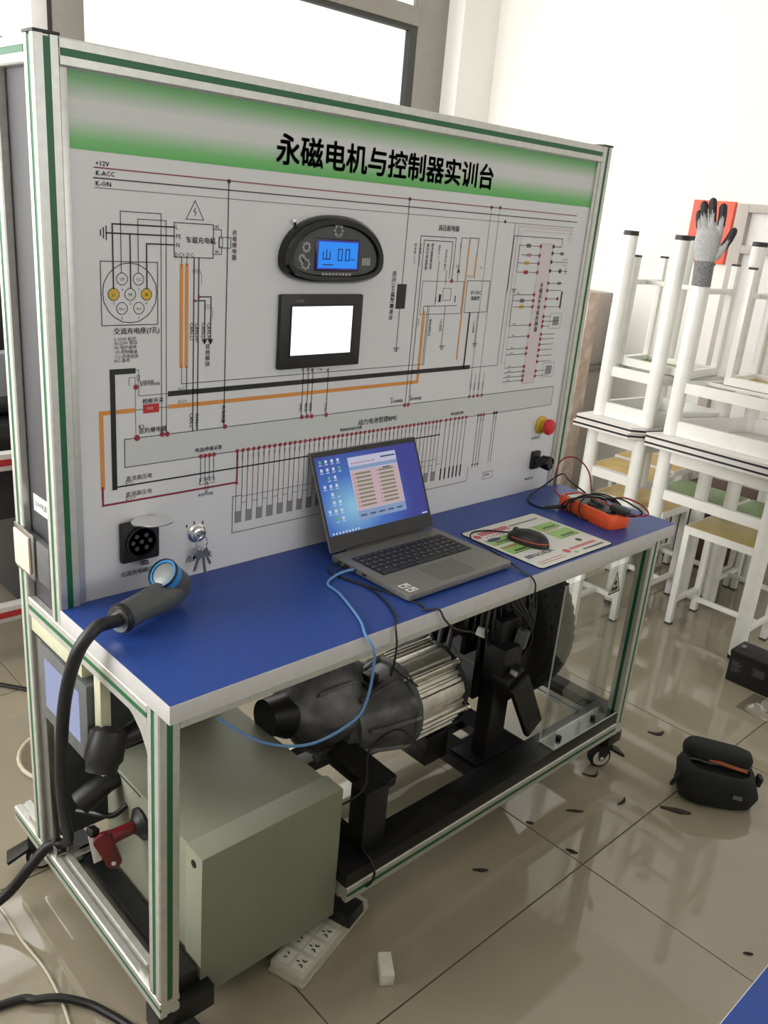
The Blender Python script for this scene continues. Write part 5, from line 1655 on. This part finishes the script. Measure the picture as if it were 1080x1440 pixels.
# ------------------------------------------------------------------ school tables with round legs
HT = .7725
def make_table(poly, legs, top, bars=True):
    cx = sum(p[0] for p in poly) / len(poly)
    cy = sum(p[1] for p in poly) / len(poly)
    P = [(a - cx, b - cy) for a, b in poly]
    Q = [(a - cx, b - cy) for a, b in legs]
    r = empty('school_table', (0, 0, 0))
    t = MB().prism(P, HT - .026, HT - .0005).build('tabletop', 'board_white', r, smooth=0)
    big = [(a * 1.0015, b * 1.0015) for a, b in P]
    MB().prism(big, HT - .0165, HT - .0085).build('edge_strip', 'edge_black', t, smooth=0)
    MB().prism([(a * .999, b * .999) for a, b in P], HT - .0005, HT).build('laminate', top, t, smooth=0)
    for a, b in Q:
        l = MB().cyl((a, b, .012), (a, b, HT - .027), .029, 24).build('leg', 'white_paint', r)
        MB().lathe((a, b, 0), (0, 0, 1), [(0, .027), (.002, .0297), (.018, .0300), (.018, .029)], 24).build('foot_cap', 'black_cap', l)
    n = len(Q)
    def bar(i, j, z0, z1, w, name):
        a, b = Vector((*Q[i], 0)), Vector((*Q[j], 0))
        d = (b - a).normalized()
        s = Vector((-d.y, d.x, 0)) * w / 2
        a2, b2 = a + d * .024, b - d * .024
        z0v, z1v = Vector((0, 0, z0)), Vector((0, 0, z1))
        MB().rings([[a2 - s + z0v, a2 + s + z0v, b2 + s + z0v, b2 - s + z0v], [a2 - s + z1v, a2 + s + z1v, b2 + s + z1v, b2 - s + z1v]]).build(name, 'white_paint', r, smooth=0)
    for i in range(n):
        bar(i, (i + 1) % n, HT - .086, HT - .027, .022, 'apron')
    for i, j in (((0, 1), (1, 2), (3, 0)) if bars else ((0, 1),)):
        bar(i, j, .535, .575, .02, 'stretcher')
    # two shelf bars between the side stretchers
    for f in ((.3, .72) if bars else ()):
        a = Vector((*Q[0], 0)).lerp(Vector((*Q[3], 0)), f)
        b = Vector((*Q[1], 0)).lerp(Vector((*Q[2], 0)), f)
        MB().bb(min(a.x, b.x) - .008, max(a.x, b.x) + .008, min(a.y, b.y), max(a.y, b.y), .5345, .5349 + .012).build('shelf_bar', 'white_paint', r, smooth=0)
    return r, (cx, cy)
GT = 'white school tables'
PA = [(2.490, .690), (2.490, .955), (3.02, .93), (3.02, .475), (2.535, .648)]
LA = [(2.57, .668), (2.57, .893), (2.95, .84), (2.92, .525)]
ta, ca = make_table(PA, LA, 'table_yellow', False)
tag(ta, 'white table with a yellow top under the left upturned table', 'table', GT)
ta.location = (ca[0], ca[1], 0)
PBp = [(2.480, .03), (2.480, .605), (3.0, .435), (3.0, .08)]
LB = [(2.55, .085), (2.55, .538), (2.95, .405), (2.95, .12)]
tb_, cb_ = make_table(PBp, LB, 'table_pink', False)
tag(tb_, 'white table under the upturned table that carries the glove', 'table', GT)
tb_.location = (cb_[0], cb_[1], 0)
def mirror_table(P, Q, top, label, dy=0.0):
    # an upturned table: the same plan laid top to top
    M = [(a, -b) for a, b in P]
    N = [(a, -b) for a, b in Q]
    t, c = make_table(M[::-1], [N[1], N[0], N[3], N[2]], top)
    tag(t, label, 'table', GT)
    t.location = (c[0], -c[1] + dy, HT * 2)
    t.rotation_euler = (PI, 0, 0)
    return t
mirror_table(PA, LA, 'table_yellow', 'left upturned white table with three capped legs pointing up', -.012)
mirror_table(PBp, LB, 'table_pink', 'upturned white table with a work glove pulled over one leg')
PC = [(3.30, -.20), (3.30, .50), (3.80, .36), (3.80, -.05)]
LC = [(3.37, -.15), (3.37, .43), (3.74, .30), (3.74, -.02)]
tc_, cc_ = make_table(PC, LC, 'table_pink', False)
tag(tc_, 'white table in the back row near the right wall', 'table', GT)
tc_.location = (cc_[0], cc_[1], 0)
mirror_table(PC, LC, 'table_pink', 'upturned white table in the back row near the right wall')

# ------------------------------------------------------------------ work glove over a table leg
gv = tag(empty('work_glove', (2.55, .538, 1.374)), 'grey knitted work glove with black dipped fingers on an upturned table leg', 'glove')
gu, gn = Vector((.446, -.895, 0)), Vector((-.895, -.446, 0))
def G(u, w, d=0):
    return Vector((2.55, .538, 0)) + gu * u + gn * d + Vector((0, 0, w))
def ell(mb, pts, n=20):
    # pts: (u, w, half width, half depth)
    rs = []
    for u, w, a, b in pts:
        rs.append([G(u + a * math.cos(2 * PI * j / n), w, b * math.sin(2 * PI * j / n)) for j in range(n)])
    return mb.rings(rs)
FING = {'pinky': [(-.034, 1.535), (-.044, 1.575), (-.052, 1.605), (-.055, 1.622)],
        'ring': [(-.020, 1.545), (-.031, 1.595), (-.040, 1.632), (-.044, 1.655)],
        'mid': [(.002, 1.55), (-.006, 1.60), (-.012, 1.642), (-.016, 1.668)],
        'index': [(.025, 1.54), (.027, 1.59), (.026, 1.628), (.023, 1.652)],
        'thumb': [(.030, 1.475), (.052, 1.515), (.066, 1.548), (.074, 1.572)]}
b = MB()
ell(b, [(-.004, 1.455, .034, .033), (-.004, 1.47, .038, .034), (-.006, 1.50, .044, .033), (-.008, 1.53, .046, .033), (-.008, 1.553, .044, .032), (-.008, 1.572, .036, .026), (-.008, 1.580, .020, .014)])
for k, f in FING.items():
    r_ = .0135 if k != 'pinky' else .0115
    b.tube([G(u, w) for u, w in f] + [G(f[-1][0] * 1.04, f[-1][1] + .010)], [r_ * 1.08, r_, r_ * .97, r_ * .85, r_ * .35], 14)
hand = b.build('hand', 'glove_grey', gv, smooth=0)
rm = hand.modifiers.new('remesh', 'REMESH')
rm.mode = 'VOXEL'
rm.voxel_size = .0032
rm.use_smooth_shade = True
cu_ = MB()
ell(cu_, [(0, 1.372, .0325, .0325), (0, 1.375, .035, .035), (-.001, 1.40, .0345, .0345), (-.003, 1.44, .035, .034), (-.004, 1.462, .037, .035)], 28)
cu_.build('cuff', 'glove_cuff', gv)
for k, f in FING.items():
    r_ = .0150 if k != 'pinky' else .0128
    q = [((f[0][0] + f[1][0]) / 2, (f[0][1] + f[1][1]) / 2)] + f[1:]
    MB().tube([G(u, w, -.0016) for u, w in q] + [G(f[-1][0] * 1.04, f[-1][1] + .010), G(f[-1][0] * 1.05, f[-1][1] + .0145)], [r_ * .80, r_ * .97, r_ * .98, r_ * .95, r_ * .70, r_ * .2], 14).build('dipped_finger', 'glove_black', gv)

# ------------------------------------------------------------------ things by the right wall
o = MB().bb(3.925, 3.9495, 1.137, 1.367, 1.415, 1.727).build('orange_board', 'orange_board', bev=.003)
tag(o, 'plain orange board fixed to the white wall behind the glove', 'board')
pb = tag(empty('pale_rack', (3.93, .85, 0)), 'pale grey open shelf rack against the wall right of the orange board', 'rack')
for y in (1.075, .62):
    MB().bb(3.90, 3.948, y - .028, y + .028, 0, 1.72).build('side_panel', 'grey_cabinet', pb, bev=.003)
for z in (.35, .8, 1.48, 1.68):
    MB().bb(3.90, 3.948, .648, 1.047, z, z + .04).build('shelf', 'grey_cabinet', pb, bev=.003)
MB().bb(3.94, 3.948, .648, 1.047, .1, 1.68).build('back_panel', 'board_white', pb, smooth=0)
o = MB().add([(3.575, 1.68, 0), (3.685, 1.68, 0), (3.685, 1.72, 0), (3.575, 1.72, 0), (3.58, 1.685, .6), (3.688, 1.685, .6), (3.688, 1.722, .6), (3.58, 1.722, .6), (3.578, 1.69, 1.206), (3.682, 1.69, 1.200), (3.682, 1.725, 1.2), (3.578, 1.725, 1.206)],
             [(0, 3, 2, 1), (8, 9, 10, 11)] + [(i + k * 4, (i + 1) % 4 + k * 4, (i + 1) % 4 + k * 4 + 4, i + k * 4 + 4) for k in (0, 1) for i in range(4)]).build('wooden_plank', 'raw_wood', bev=.003)
tag(o, 'rough pale wooden plank standing upright behind the bench panel', 'plank')
gc = tag(empty('grey_cabinet', (3.8, 1.95, 0)), 'plain grey low cabinet beside the upright plank', 'cabinet')
MB().bb(3.62, 3.94, 1.75, 2.3, 0, .74).build('body', 'grey_cabinet', gc, bev=.003)
MB().bb(3.60, 3.945, 1.73, 2.32, .74, .775).build('ledge', 'steel_grey', gc, bev=.004)
MB().bb(3.66, 3.94, 1.77, 2.3, .775, 1.19).build('upper_body', 'grey_cabinet', gc, bev=.003)

# ------------------------------------------------------------------ on the floor
bx = tag(empty('brown_box', (3.45, .65, 0)), 'dark brown box standing on the floor behind the stools', 'box')
MB().bb(3.30, 3.60, .49, .83, 0, .36).build('body', 'box_brown', bx, bev=.003)
MB().bb(3.296, 3.604, .486, .834, .36, .385).build('lid', 'box_brown', bx, bev=.003)
bt = tag(empty('battery', (2.43, -.06, 0)), 'small black sealed battery box at the foot of the yellow stool', 'battery')
MB().bb(2.36, 2.47, -.16, .035, .0, .105).build('case', 'black_plastic', bt, bev=.004)
MB().bb(2.358, 2.472, -.162, .037, .105, .125).build('lid', 'black_plastic', bt, bev=.004)
for y in (.012, -.138):
    MB().bb(2.40, 2.425, y - .008, y + .008, .125, .131).build('terminal', 'steel_grey', bt, bev=.001)
pn = MB()
for k in range(5):
    pn.bb(2.3593, 2.36, -.004 - .010 * (k % 2), .022, .045 + k * .009, .049 + k * .009)
    pn.bb(2.3593, 2.36, -.10, -.055 - .006 * (k % 2), .06 + k * .006, .063 + k * .006)
pn.build('printed_label', 'grey_plastic', bt, smooth=0)
wv = MB()
N = 13
for i in range(N):
    for j in range(N):
        x, y = i / (N - 1) - .5, j / (N - 1) - .5
        wv.v.append((2.27 + x * .15, -.165 + y * .16, .004 + .05 * max(0, 1 - 2.6 * (x * x + y * y) * 2) * (.55 + .45 * math.sin(9 * x + 4 * y) * math.cos(11 * y - 3 * x))))
for i in range(N - 1):
    for j in range(N - 1):
        wv.f.append((i * N + j, (i + 1) * N + j, (i + 1) * N + j + 1, i * N + j + 1))
        wv.mi.append(0)
o = wv.build('plastic_wrap', 'plastic_wrap', smooth=180)
tag(o, 'crumpled clear plastic wrapping on the floor in front of the battery', 'wrapping')

bg = tag(empty('tool_bag', (1.655, -.27, 0)), 'soft black tool bag with half open flap on the tiled floor', 'bag')
ba = math.atan2(-.81, .58)
bc, bs = math.cos(ba), math.sin(ba)
def BG(a, d, z):     # a along the bag, d depth (away from the camera), z up
    return (1.655 + bc * a - bs * d, -.27 + bs * a + bc * d, z)
def bagring(hw, hd, z, n=28, e=.55, bulge=0.0, off=0.0, tilt=0.0):
    p = []
    for j in range(n):
        t = 2 * PI * j / n
        c, s = math.cos(t), math.sin(t)
        a = math.copysign(abs(c) ** e, c) * hw
        d = math.copysign(abs(s) ** e, s) * hd
        k = 1 + .03 * math.sin(3 * t + z * 60) + .02 * math.sin(7 * t + z * 90)
        p.append(BG(a * k, d * k + off, max(.001, z + tilt * a)))
    return p
MB().rings([bagring(.092, .058, .001), bagring(.108, .070, .012), bagring(.113, .074, .045), bagring(.110, .071, .080, tilt=-.04), bagring(.100, .062, .102, tilt=-.06), bagring(.085, .050, .108, tilt=-.06), bagring(.080, .046, .088, tilt=-.06)]).build('body', 'bag_black', bg, smooth=70)
MB().rings([bagring(.086, .034, .080, off=.042), bagring(.098, .042, .105, off=.045, tilt=-.03), bagring(.098, .040, .125, off=.045, tilt=-.05), bagring(.090, .032, .140, off=.042, tilt=-.08), bagring(.06, .02, .146, off=.042, tilt=-.08)]).build('flap', 'bag_black', bg, smooth=70)
MB().rings([[BG(-.03, .000, .112), BG(.075, -.020, .106), BG(.075, -.014, .110), BG(-.03, .010, .116)], [BG(-.03, .001, .115), BG(.075, -.018, .109), BG(.075, -.013, .112), BG(-.03, .011, .119)]]).build('orange_lining', 'bag_orange', bg)
MB().tube([BG(-.085 + .012 * k, -.004 + .003 * math.sin(k), .113 - .0005 * k) for k in range(15)], .003, 6).build('zipper', 'mid_grey', bg)
MB().tube(smooth_path([BG(-.105, -.03, .08), BG(-.123, -.05, .065), BG(-.125, -.03, .035), BG(-.112, .0, .03)], 6), .006, 8).build('strap', 'bag_black', bg)
MB().obox(BG(.112, -.01, .085), (.014, .03, .03), (0, .2, ba)).build('buckle', 'black_plastic', bg, bev=.004)
MB().rings([[BG(.035, -.0770, .052), BG(.060, -.0770, .050), BG(.060, -.0770, .063), BG(.035, -.0770, .065)], [BG(.035, -.0755, .052), BG(.060, -.0755, .050), BG(.060, -.0755, .063), BG(.035, -.0755, .065)]]).build('label_patch', 'steel_grey', bg, smooth=0)

# power strip with plugged-in adapter
ps = tag(empty('power_strip', (.40, .0, 0)), 'cream power strip with two rows of sockets on the floor under the control box', 'power strip')
pa = math.radians(17)
pcx, pcy = .405, .037
def PS(a, d, z):
    return (pcx + math.cos(pa) * a - math.sin(pa) * d, pcy + math.sin(pa) * a + math.cos(pa) * d, z)
def psb(mb, a0, a1, d0, d1, z0, z1):
    return mb.rings([[PS(a0, d0, z0), PS(a1, d0, z0), PS(a1, d1, z0), PS(a0, d1, z0)], [PS(a0, d0, z1), PS(a1, d0, z1), PS(a1, d1, z1), PS(a0, d1, z1)]])
psb(MB(), -.115, .150, -.043, .043, .002, .030).build('body', 'strip_white', ps, bev=.005)
psb(MB(), -.118, .153, -.045, .045, .0005, .010).build('base', 'cream_plastic', ps, bev=.002)
for k in range(4):
    a = -.085 + .048 * k
    for d in (-.018, .020):
        s_ = psb(MB(), a - .019, a + .019, d - .016, d + .016, .030, .0312).build('socket', 'white_foam', ps, bev=.0005, seg=1)
        hb = MB()
        if d < 0:
            for ang in (PI / 2, PI / 2 + 2.2, PI / 2 - 2.2):
                q = (a + .009 * math.cos(ang), d + .009 * math.sin(ang))
                hb.obox(PS(q[0], q[1], .0315), (.0075, .0026, .0008), (0, 0, pa + ang))
        hb.obox(PS(a - .006, d + (0 if d > 0 else -.001), .0315), (.0026, .0075, .0008), (0, 0, pa + .35))
        hb.obox(PS(a + .006, d + (0 if d > 0 else -.001), .0315), (.0026, .0075, .0008), (0, 0, pa - .35))
        hb.build('socket_hole', 'hole_black', s_, smooth=0)
MB().tube(smooth_path([PS(.150, .0, .014), PS(.19, .01, .008), PS(.25, .05, .006), PS(.30, .14, .006), PS(.25, .3, .006)], 6), .004, 8).build('cable', 'cable_white', ps)
ad = tag(empty('power_adapter', (.49, .03, .0315)), 'black power adapter plugged into the far end of the cream power strip', 'adapter')
def adb(a0, a1, d0, d1, z0, z1, t=.0):
    return MB().rings([[PS(a0, d0, z0), PS(a1, d0, z0), PS(a1, d1, z0), PS(a0, d1, z0)], [PS(a0 + t, d0 + t, z1), PS(a1 - t, d0 + t, z1), PS(a1 - t, d1 - t, z1), PS(a0 + t, d1 - t, z1)]])
adb(.045, .112, -.055, .034, .0320, .062, .003).build('case', 'black_plastic', ad, bev=.005)
MB().tube(smooth_path([PS(.095, .028, .05), PS(.108, .045, .07), (.505, .03, .10), (.512, -.012, .15), (.515, .0, .196), (.53, .12, .21), (.54, .14, .24)], 6), .003, 8).build('cable', 'cable_black', ad)

o = MB().obox((.470, -.118, .0155), (.062, .030, .030), (0, 0, .95)).build('foam_block', 'white_foam', bev=.003)
tag(o, 'small white foam block lying on the floor near the power strip', 'block')
o = MB().bb(.70, .80, .16, .29, .0004, .0012).build('paper_sheet', 'sticker_white', smooth=0)
tag(o, 'pale paper sheet on the floor under the motor', 'paper')

def scrap(x, y, ln, w, rot, curl, label, name='bark_scrap'):
    mb = MB()
    rs = []
    for k in range(7):
        t = k / 6 - .5
        a = rot + curl * t
        cx, cy = x + math.cos(rot) * ln * t - math.sin(rot) * curl * ln * t * t, y + math.sin(rot) * ln * t + math.cos(rot) * curl * ln * t * t
        ww = w * (1 - 1.7 * t * t) * (1 + .2 * math.sin(5 * k))
        h = .0035 * (1 - 3 * t * t) + .0018
        rs.append([(cx - math.sin(a) * ww / 2, cy + math.cos(a) * ww / 2, .0006), (cx, cy, .0006), (cx + math.sin(a) * ww / 2, cy - math.cos(a) * ww / 2, .0006), (cx + math.sin(a) * ww * .3, cy - math.cos(a) * ww * .3, h), (cx - math.sin(a) * ww * .3, cy + math.cos(a) * ww * .3, h)])
    tag(mb.rings(rs).build(name, 'scrap_brown'), label, 'scrap', 'dark scraps littering the floor')
scrap(1.807, -.005, .055, .014, -.6, 1.2, 'curled dark scrap on the floor between bag and bench wheel')
scrap(1.499, -.239, .085, .022, -1.0, .1, 'largest flat dark scrap lying right in front of the black bag')
scrap(1.407, -.123, .045, .009, .1, .5, 'thin dark scrap on the floor between bag and front bench wheel')
scrap(1.258, -.060, .050, .008, -.75, .1, 'straight dark scrap above the floor tile corner')
scrap(1.115, -.150, .032, .010, -1.2, .2, 'short dark scrap lying on the tile joint')
scrap(1.114, -.012, .022, .008, -.9, .4, 'tiny dark crumb close to the bench base rail')
scrap(.869, -.045, .040, .010, -.7, .2, 'dark scrap beside the middle of the bench base rail')
scrap(1.439, -.002, .055, .007, -.4, 1.6, 'dark hoop shaped scrap under the bench right of the rail')
scrap(1.166, -.607, .022, .006, -.9, .2, 'lone dark crumb on the floor nearest the blue table corner')
scrap(-.13, .74, .035, .010, .4, .6, 'small dark scrap on the floor left of the bench')
scrap(.93, .22, .030, .018, .2, .6, 'dark scrap on the floor beneath the motor')

# cables and clutter left of the bench
o = MB().tube(smooth_path([(-.20, .95, .004), (-.12, .70, .004), (-.090, .552, .004), (-.088, .437, .004), (-.080, .338, .004), (-.084, .253, .004), (-.095, .18, .004), (-.13, .02, .004)], 7), .0032, 8).build('thin_cable', 'cable_white')
tag(o, 'thin cream cable winding over the floor left of the bench', 'cable')
o = MB().tube(smooth_path([(-.50, .36, .0085), (-.182, .302, .0085), (-.125, .268, .0125), (-.088, .240, .0160), (-.050, .198, .0105), (-.03, .158, .0085), (-.014, .115, .0085), (.02, .0, .0085)], 7), .008, 10).build('thick_cable', 'cable_black')
tag(o, 'thick dark cable crossing the floor at the lower left corner', 'cable')
o = MB().tube([(.26 + .15 * math.cos(t * PI / 14) * (1 - .01 * t), .98 + .16 * math.sin(t * PI / 14) * (1 - .01 * t), .007 + .0006 * t) for t in range(44)], .006, 8).build('coiled_cable', 'cable_white')
tag(o, 'coil of pale cable on the floor behind the bench', 'cable')
o = MB().tube(smooth_path([(-.2, 1.7, .008), (.15, 1.55, .008), (.36, 1.32, .008), (.62, 1.2, .008), (.9, 1.25, .008)], 7), .007, 8).build('thick_cable', 'cable_black')
tag(o, 'black cable on the floor behind the bench', 'cable')
rg = tag(empty('training_rig', (.4, 2.0, 0)), 'dark training rig with red and white striped rails behind the bench', 'rig')
for x in (-.4, 1.2):
    for y in (1.62, 2.36):
        MB().bb(x, x + .05, y, y + .05, .0, 1.05).build('post', 'rig_dark', rg, bev=.003)
for z0 in (.155, .675):
    rl = MB().bb(-.45, 1.3, 1.58, 1.62, z0, z0 + .055).build('rail', 'board_white', rg, bev=.003)
    MB().bb(-.45, 1.3, 1.5785, 1.58, z0 + .017, z0 + .038).build('rail_stripe', 'rig_red', rl, smooth=0)
MB().bb(-.4, 1.25, 1.62, 2.41, .50, .66).build('tray', 'rig_dark', rg, bev=.004)
MB().bb(-.35, 1.2, 1.66, 2.38, .76, .80).build('deck', 'rig_dark', rg, bev=.004)
MB().bb(.50, 1.25, 1.64, 2.40, .03, .50).build('cupboard', 'rig_dark', rg, bev=.004)  # closed box added to stop back daylight reaching under the bench
MB().bb(.10, .55, 1.70, 1.76, .88, 1.02).build('housing', 'rig_grey', rg, bev=.01)
MB().cyl((.1, 1.80, .86), (.7, 1.80, .86), .06, 20).build('engine_block', 'steel_grey', rg)
MB().bb(-.2, 1.0, 1.9, 2.2, .80, 1.30).build('engine_cover', 'rig_dark', rg, bev=.02)

rb = tag(empty('storage_cupboard', (2.1, 1.7, 0)), 'plain dark storage cupboard standing behind the bench panel', 'cupboard')  # added out of sight to shade the underside of the bench
MB().bb(1.42, 2.75, 1.45, 1.95, .06, 1.08).build('body', 'rig_dark', rb, bev=.004)
MB().bb(1.45, 2.72, 1.48, 1.95, 0, .06).build('plinth', 'black_plastic', rb)
for k in range(3):
    dr = MB().bb(1.43 + .44 * k, 1.86 + .44 * k, 1.435, 1.45, .08, 1.06).build('door', 'rig_dark', rb, bev=.003)
    MB().bb(1.82 + .44 * k, 1.83 + .44 * k, 1.415, 1.435, .5, .62).build('handle', 'steel_grey', dr, bev=.002)

sc_ = tag(empty('side_cupboard', (-1.3, .7, 0)), 'low dark cupboard standing past the left edge of the photograph', 'cupboard')  # added out of sight to shade the floor at the bench end
MB().bb(-1.62, -.98, -.35, 1.5, .06, .60).build('body', 'rig_dark', sc_, bev=.004)
MB().bb(-1.60, -1.0, -.33, 1.48, 0, .06).build('plinth', 'black_plastic', sc_)
MB().bb(-1.64, -.96, -.37, 1.52, .60, .63).build('top', 'grey_cabinet', sc_, bev=.003)
for k in range(4):
    dr = MB().bb(-.98, -.965, -.34 + .46 * k, .11 + .46 * k, .08, .58).build('door', 'rig_dark', sc_, bev=.003)
    MB().bb(-.965, -.945, .07 + .46 * k, .08 + .46 * k, .32, .44).build('handle', 'steel_grey', dr, bev=.002)

# corner of a second workbench in the foreground
wk = tag(empty('workbench', (.95, -1.12, 0)), 'blue topped workbench of which one corner shows at the lower right', 'workbench')
tp = MB().bb(-.30, 1.62, -1.46, -.853, .765, .7992).build('worktop', 'edge_band', wk, bev=.002)
MB().bb(-.2984, 1.6184, -1.4584, -.8546, .7992, .80).build('laminate', 'worktop_blue', tp, smooth=0)
for x in (-.28, 1.56):
    for y in (-1.44, -.91):
        MB().bb(x, x + .04, y, y + .04, 0, .765).build('leg', 'aluminium', wk, bev=.002)
for x in (-.24, .66):
    MB().bb(x, x + .895, -1.43, -.90, .10, .764).build('cupboard', 'cabinet_paint', wk, bev=.003)  # closed boxes added below the top to block low front light
